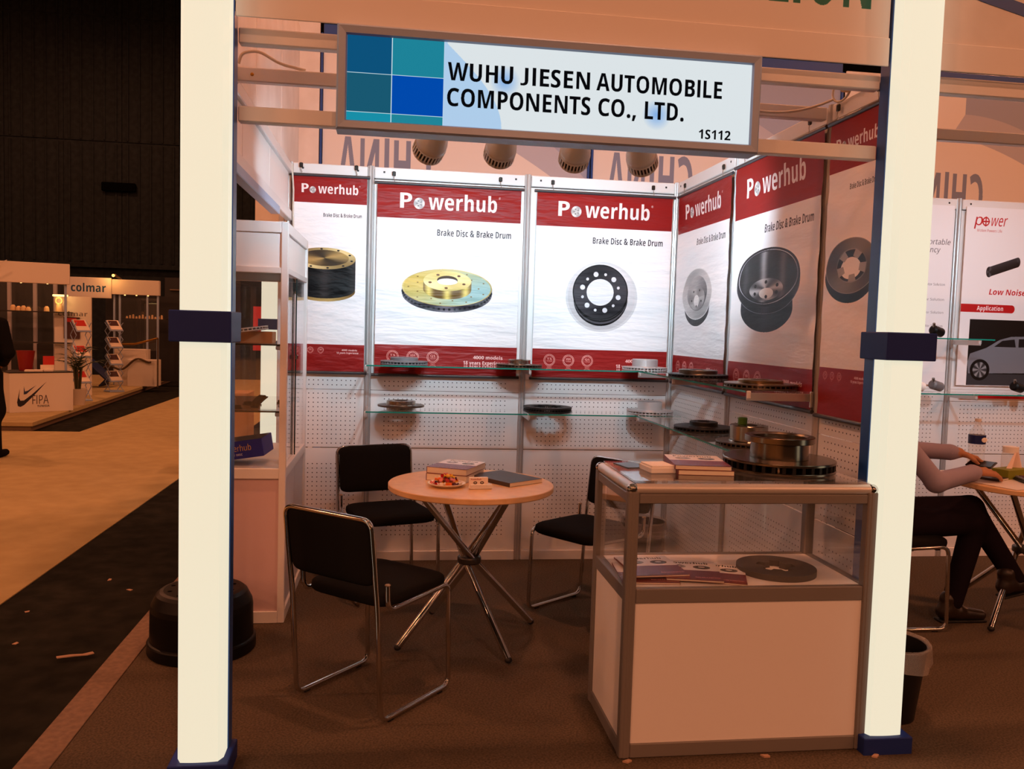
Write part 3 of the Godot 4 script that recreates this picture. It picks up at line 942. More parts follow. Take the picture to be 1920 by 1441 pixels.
func banners():
	var crumple = crumple_tex()
	var red = Color(0.54, 0.105, 0.095)
	var spec = [   # place of the foot's middle, width, top, foot, turn, head share, foot share, picture, label
		[V(0.25, 0, 0.024), 0.455, 2.442, 1.222, 0.0, 0.135, 0.145, 5, "narrow red and white banner with a brass rimmed black drum", 0.35],
		[V(0.998, 0, 0.024), 0.912, 2.418, 1.215, 0.0, 0.175, 0.16, 0, "wide red and white banner with a golden brake disc", 0.45],
		[V(2.01, 0, 0.024), 0.905, 2.418, 1.215, 0.0, 0.18, 0.16, 1, "wide red and white banner with a black ring and pale halo", 0.45],
		[V(2.476, 0, 0.55), 0.87, 2.41, 1.212, -PI / 2, 0.20, 0.15, 2, "red and white banner with a tilted pale grey disc", 0.3],
		[V(2.476, 0, 1.525), 0.95, 2.425, 1.208, -PI / 2, 0.23, 0.15, 3, "red and white banner with a big black open drum", 0.1],
		[V(2.476, 0, 2.262), 0.41, 2.425, 1.198, -PI / 2, 0.17, 0.17, 4, "narrow banner with a dark disc cut out like a star", 0.1]]
	for s in spec:
		var w = s[1]
		var h = s[2] - s[3]
		var t = thing("banner", s[8], "banner", s[0] + V(0, s[3], 0), s[4])
		var m = M("banner print %d" % s[7], Color.WHITE, 0.42, 0.0, {"metallic_specular": 0.3, "albedo_texture": banner_print(w, h, s[5], s[6], s[7], red), "normal_enabled": true, "normal_texture": crumple, "normal_scale": s[9] * 1.8})
		var wave = func(u, q):   # the sheet hangs with slight level ripples
			return V((u - 0.5) * w, (1 - q) * h, 0.0025 * sin(q * 23.0 + u * 2.0) * (1 - q) + 0.0015 * sin(q * 51.0 - u * 4.0))
		part("sheet", MB.new().grid(wave, 6, 40, true), m, t)
		for y in [h + 0.004, 0.0]:
			part("rod", MB.new().tube([V(-w / 2 - 0.018, y, 0.002), V(w / 2 + 0.018, y, 0.002)], 0.0095, 8), M("dark rod"), t)
		for x in [-0.39, 0.35]:
			var k = part("hook", MB.new().tube(fillet([V(x * w, h + 0.006, 0.004), V(x * w + 0.006, h + 0.02, 0.004), V(x * w, h + 0.032, 0.004), V(x * w, h + 0.05, 0.002)], 0.006), 0.0022, 5), M("steel"), t)
			part("hook_clip", MB.new().box(V(x * w, h + 0.062, 0.0), V(0.022, 0.03, 0.012), 0.004).box(V(x * w, h + 0.064, 0.006), V(0.01, 0.012, 0.004), 0.001), M("clip", Color(0.08, 0.08, 0.05), 0.4), k)

func shelf(label, at, turn, length, parts_at, joint = true):   # along local +x from 0, wall at local z = 0
	var t = thing("glass_shelf", label, "shelf", at, turn)
	var n = max(1, int(round(length))) if joint else 1
	for i in n:
		var l = length / n
		var g = part("pane", MB.new().box(V(l * (i + 0.5), 0, 0.165), V(l - 0.004, 0.008, 0.3), 0.001), glass, t)
		part("polished_edge", MB.new().box(V(l * (i + 0.5), 0, 0.3165), V(l - 0.004, 0.0082, 0.003)), M("glass edge"), g, "green tinted polished glass edge")
	for x in parts_at:
		part("bracket", MB.new().box(V(x, -0.022, 0.16), V(0.005, 0.034, 0.3), 0.001).box(V(x, -0.03, 0.012), V(0.012, 0.07, 0.012), 0.002), M("bracket steel", Color(0.78, 0.77, 0.76), 0.35, 0.7), t)
		part("bracket_clip", MB.new().box(V(x, -0.014, 0.3), V(0.014, 0.034, 0.018), 0.003), M("white profile"), t)
func shelves():
	shelf("upper glass shelf along the back wall below the wide banners", V(0.5, 1.286, 0.012), 0.0, 1.985, [0.0, 1.0, 1.97])
	shelf("lower glass shelf along the back wall before the pegboard", V(0.5, 1.006, 0.012), 0.0, 1.985, [0.0, 1.0, 1.97])
	shelf("upper glass shelf along the side wall below the drum banner", V(2.488, 1.290, 0.335), -PI / 2, 1.67, [0.01, 0.665, 1.665])
	shelf("lower glass shelf along the side wall behind the counter", V(2.488, 1.010, 0.335), -PI / 2, 1.67, [0.01, 0.665, 1.665])

# ---------- brake discs ----------
func disc_thing(label, at, R, rin, th, hr, hh, mat, hat_mat, vaned = true, turn = 0.0, bolts = 5, flip = false, basis = null):
	var t = thing("brake_disc", label, "brake disc", at, turn)
	if basis != null: t.basis = basis
	var b = Transform3D.IDENTITY if not flip else Transform3D(Basis(Vector3.RIGHT, PI), V(0, hh + th, 0))
	var plate = th * (0.30 if vaned else 1.0)
	for y in ([0.0, th - plate] if vaned else [0.0]):
		var mb = MB.new()
		mb.xf = b
		mb.lathe([Vector2(rin, y + plate), Vector2(rin, y), Vector2(R - 0.001, y), Vector2(R, y + 0.001), Vector2(R, y + plate - 0.001), Vector2(R - 0.001, y + plate), Vector2(rin, y + plate)], 48)
		part("friction_ring", mb, mat, t)
	if vaned:
		var mb = MB.new()
		for k in 40:
			mb.xf = b * Transform3D(Basis(Vector3.UP, TAU * k / 40), Vector3.ZERO)
			mb.box(V((R + rin) / 2 + 0.002, th / 2, 0), V(R - rin - 0.008, th - 2 * plate, R * 0.045))
		var vn = part("cooling_vanes", mb, mat, t)
		vn.set_meta("kind", "stuff")
	if hh > 0:
		var mb = MB.new()
		mb.xf = b
		var e = hr * 0.45
		mb.lathe([Vector2(rin, th * 0.5), Vector2(hr + 0.004, th), Vector2(hr, th + 0.004), Vector2(hr, th + hh - 0.003), Vector2(hr - 0.003, th + hh)],  48)
		mb.holed(e, hr - 0.003, th + hh, bolts, hr * 0.72, 0.0085, 0.008, 0.3)
		mb.lathe([Vector2(e, th + hh), Vector2(e, th + hh - 0.008), Vector2(hr - 0.009, th + hh - 0.009), Vector2(hr - 0.009, th * 0.4), Vector2(rin, th * 0.5)], 48)
		var h = part("hat", mb, hat_mat, t)
	return t
func lobed_ring(parent, R, r0, amp, lobes, y, h, mat):   # a flat ring whose eye is cut in teeth
	var mb = MB.new()
	var m = 144
	for j in m:
		var a = TAU * j / m
		var b = TAU * (j + 1) / m
		var ri = r0 + amp * smoothstep(-0.2, 0.2, sin(a * lobes))
		var rj = r0 + amp * smoothstep(-0.2, 0.2, sin(b * lobes))
		var A = V(cos(a), 0, sin(a))
		var B = V(cos(b), 0, sin(b))
		for yy in [[y, -1], [y + h, 1]]:
			mb.face([A * ri + V(0, yy[0], 0), A * R + V(0, yy[0], 0), B * R + V(0, yy[0], 0), B * rj + V(0, yy[0], 0)], V(0, yy[1], 0))
		mb.face([A * R + V(0, y, 0), B * R + V(0, y, 0), B * R + V(0, y + h, 0), A * R + V(0, y + h, 0)], A)
		mb.face([A * ri + V(0, y, 0), B * rj + V(0, y, 0), B * rj + V(0, y + h, 0), A * ri + V(0, y + h, 0)], -A)
	return part("friction_ring", mb, mat, parent)
func discs():
	var cast = M("cast iron", Color(0.36, 0.35, 0.34), 0.5, 0.8)
	var coat = M("grey coating", Color(0.46, 0.47, 0.49), 0.55, 0.35)
	var bright = M("turned steel", Color(0.66, 0.63, 0.58), 0.24, 1.0)
	var silver = M("silver coating", Color(0.78, 0.78, 0.78), 0.4, 0.55)
	var black = M("black coating", Color(0.035, 0.033, 0.033), 0.5)
	var dull = M("dull steel", Color(0.42, 0.38, 0.33), 0.35, 1.0)
	var us = 1.291
	var ls = 1.011
	disc_thing("grey coated vented disc with a wide low hat on the upper shelf", V(0.729, us, 0.165), 0.146, 0.088, 0.022, 0.085, 0.022, coat, coat)
	disc_thing("dark vented disc with a bright turned hat between the wide banners", V(1.451, us, 0.165), 0.146, 0.07, 0.018, 0.072, 0.03, dull, bright)
	disc_thing("silver vented disc with a tall silver hat on the upper shelf", V(2.274, us, 0.165), 0.145, 0.084, 0.02, 0.082, 0.05, silver, silver)
	# solid disc standing on its hat
	var t = disc_thing("thin solid steel disc with a raised bright hat on the lower shelf", V(0.715, ls + 0.018, 0.165), 0.145, 0.08, 0.010, 0.09, 0.026, dull, bright, false)
	part("lower_hub", MB.new().lathe([Vector2(0.05, -0.018), Vector2(0.09, -0.018), Vector2(0.09, 0.0), Vector2(0.05, 0.0)], 40), bright, t)
	# black ring with a toothed eye
	var r = thing("brake_disc", "black brake ring with a toothed eye on the lower shelf", "brake disc", V(1.643, ls, 0.165))
	for y in [0.0, 0.022]: lobed_ring(r, 0.155, 0.088, 0.016, 12, y, 0.011, black)
	var vb = MB.new()
	for k in 48:
		vb.xf = Transform3D(Basis(Vector3.UP, TAU * k / 48), Vector3.ZERO)
		vb.box(V(0.128, 0.0165, 0), V(0.05, 0.011, 0.006))
	part("cooling_vanes", vb, black, r).set_meta("kind", "stuff")
	disc_thing("silver vented disc with a ribbed hat at the inner corner shelf", V(2.318, ls, 0.168), 0.150, 0.082, 0.022, 0.078, 0.055, silver, silver)
	disc_thing("dark thin disc with a studded flat hat on the side shelf", V(2.325, 1.295, 1.0), 0.162, 0.10, 0.018, 0.105, 0.024, black, dull, true, 0.0, 10)
	disc_thing("brassy steel vented disc with a low rim on the side shelf", V(2.325, 1.295, 1.81), 0.162, 0.10, 0.022, 0.10, 0.016, dull, M("brassy steel", Color(0.55, 0.46, 0.33), 0.28, 1.0))
	disc_thing("black vented disc with a small stepped hat on the lower side shelf", V(2.325, 1.015, 1.12), 0.158, 0.075, 0.024, 0.075, 0.026, black, black)
	disc_thing("turned steel disc with a tall hat behind the big hub disc", V(2.328, 1.015, 1.70), 0.150, 0.085, 0.022, 0.088, 0.075, dull, bright)
	# the big commercial disc on the counter
	var g = thing("hub_disc", "big heavy steel disc with a flanged hub on the counter top", "brake disc", V(2.18, 1.0105, 2.335))
	var st = M("machined steel", Color(0.52, 0.48, 0.43), 0.22, 1.0)
	for y in [0.0, 0.034]:
		part("friction_ring", MB.new().lathe([Vector2(0.10, y + 0.011), Vector2(0.10, y), Vector2(0.213, y), Vector2(0.215, y + 0.002), Vector2(0.215, y + 0.009), Vector2(0.213, y + 0.011), Vector2(0.10, y + 0.011)], 64), st, g)
	var vv = MB.new()
	for k in 36:
		vv.xf = Transform3D(Basis(Vector3.UP, TAU * k / 36), Vector3.ZERO)
		vv.box(V(0.165, 0.0225, 0), V(0.095, 0.023, 0.013))
	part("cooling_vanes", vv, M("dark iron", Color(0.12, 0.11, 0.10), 0.5, 0.7), g).set_meta("kind", "stuff")
	part("hub", MB.new().lathe([Vector2(0.10, 0.04), Vector2(0.112, 0.046), Vector2(0.110, 0.105), Vector2(0.132, 0.108), Vector2(0.134, 0.110), Vector2(0.134, 0.130), Vector2(0.132, 0.132), Vector2(0.112, 0.132), Vector2(0.104, 0.126), Vector2(0.098, 0.05), Vector2(0.10, 0.04)], 64), st, g)
	# the drum standing on the floor
	var d = thing("brake_drum", "black brake drum standing on the carpet by the light column", "brake drum", V(-0.19, 0.0095, 1.47))
	part("drum_body", MB.new().lathe([Vector2(0.2, 0.0), Vector2(0.235, 0.0), Vector2(0.24, 0.006), Vector2(0.24, 0.05), Vector2(0.236, 0.056), Vector2(0.228, 0.06), Vector2(0.226, 0.2), Vector2(0.222, 0.225), Vector2(0.2, 0.268), Vector2(0.185, 0.28), Vector2(0.168, 0.284)], 56).holed(0.10, 0.168, 0.284, 10, 0.142, 0.011, 0.026, 0.25).lathe([Vector2(0.10, 0.284), Vector2(0.098, 0.282), Vector2(0.098, 0.262), Vector2(0.19, 0.255), Vector2(0.2, 0.2), Vector2(0.2, 0.0)], 56), M("satin black", Color(0.05, 0.048, 0.05), 0.42, 0.0, {"metallic_specular": 0.3}), d)
	# loose green cap on the shelf
	single("green_cap", MB.new().lathe([Vector2(0.0, 0.0), Vector2(0.022, 0.0), Vector2(0.022, 0.03), Vector2(0.018, 0.034), Vector2(0.0, 0.034)], 20, false), M("green plastic", Color(0.25, 0.42, 0.06), 0.4), "small green plastic cap on the tall turned hat", "cap", V(2.30, 1.1135, 1.69))

func tall_showcase():
	var t = thing("tall_showcase", "tall white framed glass showcase with pink grey base cabinet", "showcase", V(-0.1, 0.0095, 0.68))
	var w = 0.48
	var d = 0.96
	var fr = M("white profile")
	var pan = M("cabinet panel", Color(0.80, 0.70, 0.71), 0.35)
	for x in [-1, 1]:
		for z in [-1, 1]:
			part("upright", MB.new().box(V(x * (w / 2 - 0.017), 1.006, z * (d / 2 - 0.017)), V(0.034, 2.012, 0.034), 0.003), fr, t)
	for y in [[0.03, 0.06], [0.762, 0.052], [1.775, 0.03], [1.985, 0.054]]:
		var mb = MB.new()
		for s in [-1, 1]:
			mb.box(V(0, y[0], s * (d / 2 - 0.016)), V(w - 0.068, y[1], 0.03), 0.002)
			mb.box(V(s * (w / 2 - 0.016), y[0], 0), V(0.03, y[1], d - 0.068), 0.002)
		part("rail_frame", mb, fr, t)
	part("floor_board", MB.new().box(V(0, 0.78, 0), V(w - 0.064, 0.014, d - 0.064)), white, t)
	part("top_board", MB.new().box(V(0, 1.999, 0), V(w - 0.06, 0.02, d - 0.06)), fr, t)
	part("ceiling_board", MB.new().box(V(0, 1.77, 0), V(w - 0.07, 0.012, d - 0.07)), M("grey board", Color(0.42, 0.42, 0.42), 0.5), t)
	for s in [-1, 1]:
		part("base_panel", MB.new().box(V(0, 0.40, s * (d / 2 - 0.018)), V(w - 0.066, 0.68, 0.01), 0.001), pan, t)
		part("header_panel", MB.new().box(V(0, 1.874, s * (d / 2 - 0.018)), V(w - 0.066, 0.17, 0.01), 0.001), white, t)
		part("side_header_panel", MB.new().box(V(s * (w / 2 - 0.018), 1.874, 0), V(0.01, 0.17, d - 0.066), 0.001), white, t)
		part("glass_pane", MB.new().box(V(0, 1.274, s * (d / 2 - 0.016)), V(w - 0.068, 0.97, 0.005)), glass, t)
	part("side_base_panel", MB.new().box(V(-w / 2 + 0.018, 0.40, 0), V(0.01, 0.68, d - 0.066), 0.001), pan, t)
	for i in 2:
		var dr = part("base_door", MB.new().box(V(w / 2 - 0.018, 0.40, -0.222 + i * 0.444), V(0.012, 0.676, 0.44), 0.002), M("cabinet door", Color(0.80, 0.78, 0.79), 0.4), t)
		part("knob", MB.new().tube([V(w / 2 - 0.012, 0.42, -0.03 + i * 0.06), V(w / 2 + 0.008, 0.42, -0.03 + i * 0.06)], 0.008, 8), chrome, dr)
		var gd = part("sliding_glass_door", MB.new().box(V(w / 2 - 0.012 - i * 0.012, 1.274, -0.222 + i * 0.444), V(0.005, 0.97, 0.46)), glass, t)
		part("door_edge", MB.new().box(V(w / 2 - 0.012 - i * 0.012, 1.274, 0.0 + i * 0.01), V(0.007, 0.97, 0.006)), M("dark glass edge", Color(0.10, 0.16, 0.15), 0.2), gd)
		part("door_lock", MB.new().box(V(w / 2 - 0.006, 1.33, 0.012 * i), V(0.014, 0.024, 0.02), 0.003), chrome, gd)
	part("back_glass", MB.new().box(V(-w / 2 + 0.016, 1.274, 0), V(0.005, 0.97, d - 0.068)), glass, t)
	for y in [1.405, 1.07]:
		var s = part("shelf_pane", MB.new().box(V(0, y, 0), V(w - 0.075, 0.007, d - 0.08)), M("smoked glass", Color(0.25, 0.23, 0.22, 0.15), 0.03, 0.0, {"transparency": BaseMaterial3D.TRANSPARENCY_ALPHA}), t)
		part("polished_edge", MB.new().box(V(0, y, d / 2 - 0.039), V(w - 0.075, 0.0075, 0.003)), M("shelf glass edge", Color(0.09, 0.12, 0.11), 0.2), s)
		for x in [-1, 1]:
			for z in [-1, 1]:
				part("shelf_clip", MB.new().box(V(x * (w / 2 - 0.047), y - 0.014, z * (d / 2 - 0.052)), V(0.028, 0.02, 0.02), 0.003), alu, s)
	# what it holds
	var bx = single("carton", MB.new().box(V(0, 0.03, 0), V(0.16, 0.06, 0.14), 0.003), M("card", Color(0.72, 0.55, 0.38), 0.8), "small brown card box propping up a silver disc", "box", V(-0.03, 1.4185, 0.96))
	disc_thing("silver vented disc tilted on a card box in the tall showcase", V(-0.12, 1.468, 0.98), 0.145, 0.085, 0.02, 0.075, 0.0, M("silver coating"), M("silver coating"), true, 0.0, 5, false, Basis(Vector3.BACK, 0.16))
	var pads = [[-0.21, 0.94, 0.5], [-0.08, 0.83, 2.5], [-0.02, 0.97, 1.0], [0.07, 0.72, 2.0], [-0.14, 1.04, 0.2]]
	for i in pads.size():
		var a = pads[i]
		var p = thing("brake_pad", ["dark brake pad lying flat near the showcase post", "dark brake pad resting on another pad", "dark brake pad tipped up beside the pale clip", "dark brake pad alone near the showcase back", "dark brake pad nearest the showcase pane edge"][i].replace("nearest", "lying by"), "brake pad", V(a[0], 1.0835, a[1]), a[2])
		if i == 2: p.basis = Basis(Vector3.UP, a[2]) * Basis(Vector3.BACK, 0.6)
		if i == 2: p.position.y = 1.112
		var arc = []
		for k in 9: arc.append(Vector2(-0.046 + 0.092 * k / 8.0, -0.022 - 0.01 * sin(PI * k / 8.0)))
		for k in 9: arc.append(Vector2(0.046 - 0.092 * k / 8.0, 0.026 - 0.008 * sin(PI * k / 8.0)))
		part("backing_plate", MB.new().prism(arc, 0.0, 0.006), M("pad plate", Color(0.07, 0.07, 0.08), 0.6, 0.0, {"metallic_specular": 0.2}), p)
		var lin = []
		for k in arc: lin.append(k * 0.86)
		part("friction_lining", MB.new().prism(lin, 0.006, 0.018), M("pad lining", Color(0.07, 0.07, 0.07), 0.9, 0.0, {"metallic_specular": 0.1}), p)
	single("pad_spring_clip", MB.new().tube(fillet([V(-0.03, 0.002, 0), V(0.03, 0.002, 0), V(0.03, 0.05, 0.0), V(0.0, 0.07, 0.0), V(-0.01, 0.05, 0.0)], 0.01), 0.003, 6), M("steel"), "bent steel spring clip beside the brake pads", "clip", V(-0.16, 1.0845, 1.0), 0.6)
	var pb = thing("product_box", "dark blue product box tilted on the showcase floor", "box", V(-0.11, 0.79, 0.99))
	pb.basis = Basis(Vector3.UP, -0.06) * Basis(Vector3.BACK, 0.155)
	pb.position = V(-0.118, 0.829, 0.98)
	part("carton_body", MB.new().box(V(0, 0.047, 0), V(0.31, 0.09, 0.24), 0.002), M("blue carton", Color(0.08, 0.11, 0.55), 0.4, 0.0, {"metallic_specular": 0.2}), pb)
	part("lid_print", MB.new().quad(V(-0.153, 0.0925, -0.118), V(0.153, 0.0925, -0.118), V(0.153, 0.0925, 0.118), V(-0.153, 0.0925, 0.118), V(0, 1, 0)), M("carton lid", Color(0.25, 0.25, 0.30), 0.15), pb)
	var img = Image.create(620, 180, false, Image.FORMAT_RGB8)
	img.fill(Color(0.08, 0.11, 0.55))
	text(img, "Powerhub", 205, 40, 300, 62, Color(0.78, 0.62, 0.30), false)
	text(img, "BRAKE DISC", 245, 128, 168, 20, Color(0.80, 0.80, 0.84))
	part("front_print", MB.new().quad(V(-0.154, 0.091, 0.1206), V(0.154, 0.091, 0.1206), V(0.154, 0.003, 0.1206), V(-0.154, 0.003, 0.1206), V(0, 0, 1)), M("carton print", Color.WHITE, 0.4, 0.0, {"metallic_specular": 0.2, "albedo_texture": tex(img)}), pb)
func counter():
	var w = 0.94
	var d = 0.50
	var t = thing("glass_counter", "low counter showcase with glass top half and plain board below", "counter", V(1.96, 0.0095, 2.385))
	var fr = M("counter aluminium", Color(0.50, 0.485, 0.47), 0.5, 0.3)
	for x in [-1, 1]:
		for z in [-1, 1]:
			var mb = MB.new().box(V(x * (w / 2 - 0.02), 0.482, z * (d / 2 - 0.02)), V(0.04, 0.964, 0.04), 0.004)
			mb.box(V(x * (w / 2 - 0.02), 0.482, z * (d / 2 - 0.001)), V(0.012, 0.96, 0.004), 0.001).box(V(x * (w / 2 - 0.001), 0.482, z * (d / 2 - 0.02)), V(0.004, 0.96, 0.012), 0.001)
			part("upright", mb, fr, t)
			part("corner_cap", MB.new().ell(V(x * (w / 2 - 0.017), 0.973, z * (d / 2 - 0.017)), V(0.021, 0.019, 0.021), 14, 10), chrome, t, "chrome corner cap")
	for y in [[0.026, 0.052], [0.59, 0.052], [0.938, 0.034]]:
		var mb = MB.new()
		for s in [-1, 1]:
			mb.box(V(0, y[0], s * (d / 2 - 0.018)), V(w - 0.08, y[1], 0.03), 0.003)
			mb.box(V(s * (w / 2 - 0.018), y[0], 0), V(0.03, y[1], d - 0.08), 0.003)
		part("rail_frame", mb, fr, t)
	var pol = M("round rail aluminium", Color(0.80, 0.785, 0.77), 0.35, 0.35)
	for s in [-1, 1]:   # rounded rail round the top
		part("top_rail", MB.new().tube([V(-w / 2 + 0.03, 0.972, s * (d / 2 - 0.019)), V(w / 2 - 0.03, 0.972, s * (d / 2 - 0.019))], 0.019, 14), pol, t)
		part("top_rail", MB.new().tube([V(s * (w / 2 - 0.019), 0.972, -d / 2 + 0.03), V(s * (w / 2 - 0.019), 0.972, d / 2 - 0.03)], 0.019, 14), pol, t)
	part("top_pane", MB.new().box(V(0, 0.9955, 0), V(w - 0.05, 0.007, d - 0.05), 0.001), M("dark top glass", Color(0.7, 0.72, 0.72, 0.04), 0.03, 0.0, {"transparency": BaseMaterial3D.TRANSPARENCY_ALPHA}), t)
	part("shelf_board", MB.new().box(V(0, 0.606, 0), V(w - 0.07, 0.014, d - 0.07)), white, t)
	for s in [-1, 1]:
		part("base_panel", MB.new().box(V(0, 0.308, s * (d / 2 - 0.014)), V(w - 0.078, 0.512, 0.008)), white, t)
		part("side_panel", MB.new().box(V(s * (w / 2 - 0.014), 0.308, 0), V(0.008, 0.512, d - 0.078)), white, t)
		part("glass_pane", MB.new().box(V(0, 0.769, s * (d / 2 - 0.014)), V(w - 0.078, 0.306, 0.005)), M("counter glass", Color(0.95, 0.97, 0.97, 0.015), 0.02, 0.0, {"transparency": BaseMaterial3D.TRANSPARENCY_ALPHA}), t)
		part("side_glass", MB.new().box(V(s * (w / 2 - 0.014), 0.769, 0), V(0.005, 0.306, d - 0.078)), M("counter glass"), t)
	var sh = 0.623
	var tape = M("torn tape")
	for a in [[1.515, 2.655, 0.3], [1.50, 2.60, 1.2], [2.03, 2.657, -0.2], [2.44, 2.69, 0.5]]:
		single("tape_crumb", MB.new().prism([Vector2(-0.016, -0.005), Vector2(0.012, -0.009), Vector2(0.018, 0.004), Vector2(-0.004, 0.01)], 0.0, 0.006), tape, "torn crumb of tape at the counter's foot", "litter", V(a[0], 0.0085, a[1]), a[2], "tape crumbs round the counter foot")
	# inside
	var rd = thing("brake_disc", "plain cast grey disc with a lobed eye inside the glass counter", "brake disc", V(2.15, sh, 2.42), 0.3)
	lobed_ring(rd, 0.150, 0.050, 0.024, 5, 0.0, 0.022, M("raw iron", Color(0.33, 0.31, 0.29), 0.6, 0.5))
	var cover = brochure_tex()
	var spots = [[1.655, 2.40, 0.06, 0.0, "topmost of the counter's brochures, white cover with red lower half"], [1.80, 2.44, -0.22, 0.0, "brochure half covered by another inside the counter"], [1.90, 2.45, -0.35, -0.0, "last brochure of the fan beside the grey disc"]]
	for i in 3:
		var a = spots[i]
		book("brochure", a[4], V(a[0], sh + [0.015, 0.0075, 0.0][i], a[1]), a[2], V(0.21, 0.007, 0.26), cover)
	book("brochure", "brochure lying under the topmost one inside the counter", V(1.62, sh, 2.44), -0.1, V(0.21, 0.007, 0.26), cover)
	# on top
	var y = 1.009
	book("catalogue", "lower thick catalogue of the pair on the counter", V(1.84, y, 2.36), -0.12, V(0.21, 0.018, 0.27), cover)
	book("catalogue", "upper thick catalogue of the pair on the counter", V(1.835, y + 0.0185, 2.355), -0.16, V(0.21, 0.016, 0.27), cover)
	var cb = thing("card_box", "flat white box of name cards beside the counter catalogues", "box", V(1.665, y, 2.40), 0.1)
	part("tray", MB.new().box(V(0, 0.011, 0), V(0.10, 0.022, 0.12), 0.003), white, cb)
	part("cards", MB.new().box(V(0, 0.025, 0), V(0.092, 0.006, 0.11), 0.001), M("card white", Color(0.93, 0.92, 0.90), 0.6), cb)
	book("flyer", "dark printed flyer lying flat on the counter glass", V(1.595, y, 2.28), 0.25, V(0.09, 0.003, 0.12), null, M("flyer print", Color(0.10, 0.10, 0.11), 0.3))

func brochure_tex():
	if mats.has("brochure cover"): return mats["brochure cover"]
	var img = Image.create(420, 520, false, Image.FORMAT_RGB8)
	img.fill(Color(0.90, 0.89, 0.88))
	text(img, "Powerhub", 60, 40, 300, 52, Color(0.13, 0.11, 0.12))
	oval(img, 120, 170, 62, 42, Color(0.30, 0.29, 0.30), Color(0.62, 0.61, 0.60), 0, 2)
	oval(img, 120, 165, 24, 15, Color(0.85, 0.84, 0.83))
	oval(img, 300, 180, 66, 48, Color(0.10, 0.10, 0.11), Color(0.32, 0.31, 0.32), 0, 2)
	oval(img, 300, 172, 26, 17, Color(0.75, 0.74, 0.73))
	img.fill_rect(Rect2i(0, 270, 420, 250), Color(0.45, 0.07, 0.08))
	text(img, "Brake Disc & Brake Drum", 220, 440, 180, 18, Color(0.88, 0.72, 0.68))
	return M("brochure cover", Color.WHITE, 0.25, 0.0, {"albedo_texture": tex(img)})
func book(nm, label, at, turn, s, cover, plain = null):
	var t = thing(nm, label, "book" if nm != "flyer" else "paper", at, turn)
	part("pages", MB.new().box(V(0, s.y * 0.5, 0), V(s.x - 0.004, s.y - 0.0016, s.z - 0.003)), M("paper", Color(0.86, 0.83, 0.76), 0.8), t)
	for y in [0.0005, s.y - 0.0005]:
		part("cover", MB.new().box(V(0, y, 0), V(s.x, 0.001, s.z)), plain if plain else M("cover red", Color(0.42, 0.07, 0.07), 0.35), t)
	part("spine", MB.new().box(V(-s.x / 2, s.y / 2, 0), V(0.0015, s.y, s.z)), plain if plain else M("cover red"), t)
	if cover: part("cover_print", MB.new().quad(V(-s.x / 2, s.y + 0.0004, -s.z / 2), V(s.x / 2, s.y + 0.0004, -s.z / 2), V(s.x / 2, s.y + 0.0004, s.z / 2), V(-s.x / 2, s.y + 0.0004, s.z / 2), V(0, 1, 0)), cover, t)
	return t

func make_chair(label, at, turn):   # faces local -z
	var t = thing("meeting_chair", label, "chair", at, turn, "")
	var hw = 0.225
	var path = []
	for s in [-1, 1]:
		var q = [V(s * hw, 0.535, 0.19), V(s * hw, 0.435, 0.185), V(s * hw, 0.452, -0.2), V(s * hw, 0.013, -0.215), V(s * hw, 0.013, 0.215), V(s * hw, 0.45, 0.245), V(s * hw, 0.80, 0.29)]
		if s == 1: q.reverse()
		path += q
	part("tube_frame", MB.new().tube(fillet(path, 0.045, 5), 0.0105, 10), chrome, t)
	for s in [-1, 1]:
		part("tube_plug", MB.new().ell(V(s * hw, 0.537, 0.19), V(0.012, 0.006, 0.012), 10, 6), M("plug", Color(0.55, 0.50, 0.44), 0.5), t)
		for z in [-0.15, 0.16]:
			part("glide", MB.new().box(V(s * hw, 0.004, z), V(0.016, 0.0095, 0.03), 0.002), M("black rubber"), t)
	part("seat", MB.new().pad(V(0, 0.462, -0.02), V(0.43, 0.075, 0.43), 0.3, 28, 14), M("black cloth"), t)
	var sp = MB.new().box(V(0, 0.432, 0.0), V(0.43, 0.012, 0.03), 0.004).box(V(0, 0.435, -0.15), V(0.43, 0.012, 0.03), 0.004)
	part("seat_support", sp, M("black plastic"), t)
	var mb = MB.new()
	mb.xf = Transform3D(Basis(Vector3.RIGHT, -PI / 2 + 0.128), V(0, 0.672, 0.262))
	mb.pad(V(0, 0, 0), V(0.435, 0.05, 0.27), 0.22, 28, 12)
	part("backrest", mb, M("black cloth"), t)
	return t
func round_table(label, at, turn):
	var t = thing("round_table", label, "table", at, turn)
	part("table_top", MB.new().lathe([Vector2(0.0, 0.742), Vector2(0.396, 0.742), Vector2(0.4, 0.746), Vector2(0.4, 0.767), Vector2(0.397, 0.77), Vector2(0.0, 0.77)], 64), grained("beech laminate", Color(0.86, 0.70, 0.50), Color(0.90, 0.75, 0.56), 0.35, 0.02, 51, 1.3), t)
	for k in 4:
		var a = TAU * k / 4
		var q = [V(0.375 * cos(a), 0.022, 0.375 * sin(a)), V(0.03 * cos(a + 1.3), 0.395, 0.03 * sin(a + 1.3)), V(-0.29 * cos(a - 0.1), 0.742, -0.29 * sin(a - 0.1))]
		var l = part("leg", MB.new().tube(q, 0.016, 12), chrome, t)
		part("foot_cap", MB.new().ell(q[0], V(0.018, 0.016, 0.018), 10, 8), M("black rubber"), l)
	part("hub", MB.new().lathe([Vector2(0.03, 0.378), Vector2(0.055, 0.378), Vector2(0.058, 0.384), Vector2(0.058, 0.404), Vector2(0.055, 0.41), Vector2(0.03, 0.41)], 28), M("hub metal", Color(0.30, 0.29, 0.28), 0.35, 0.8), t)
	return t
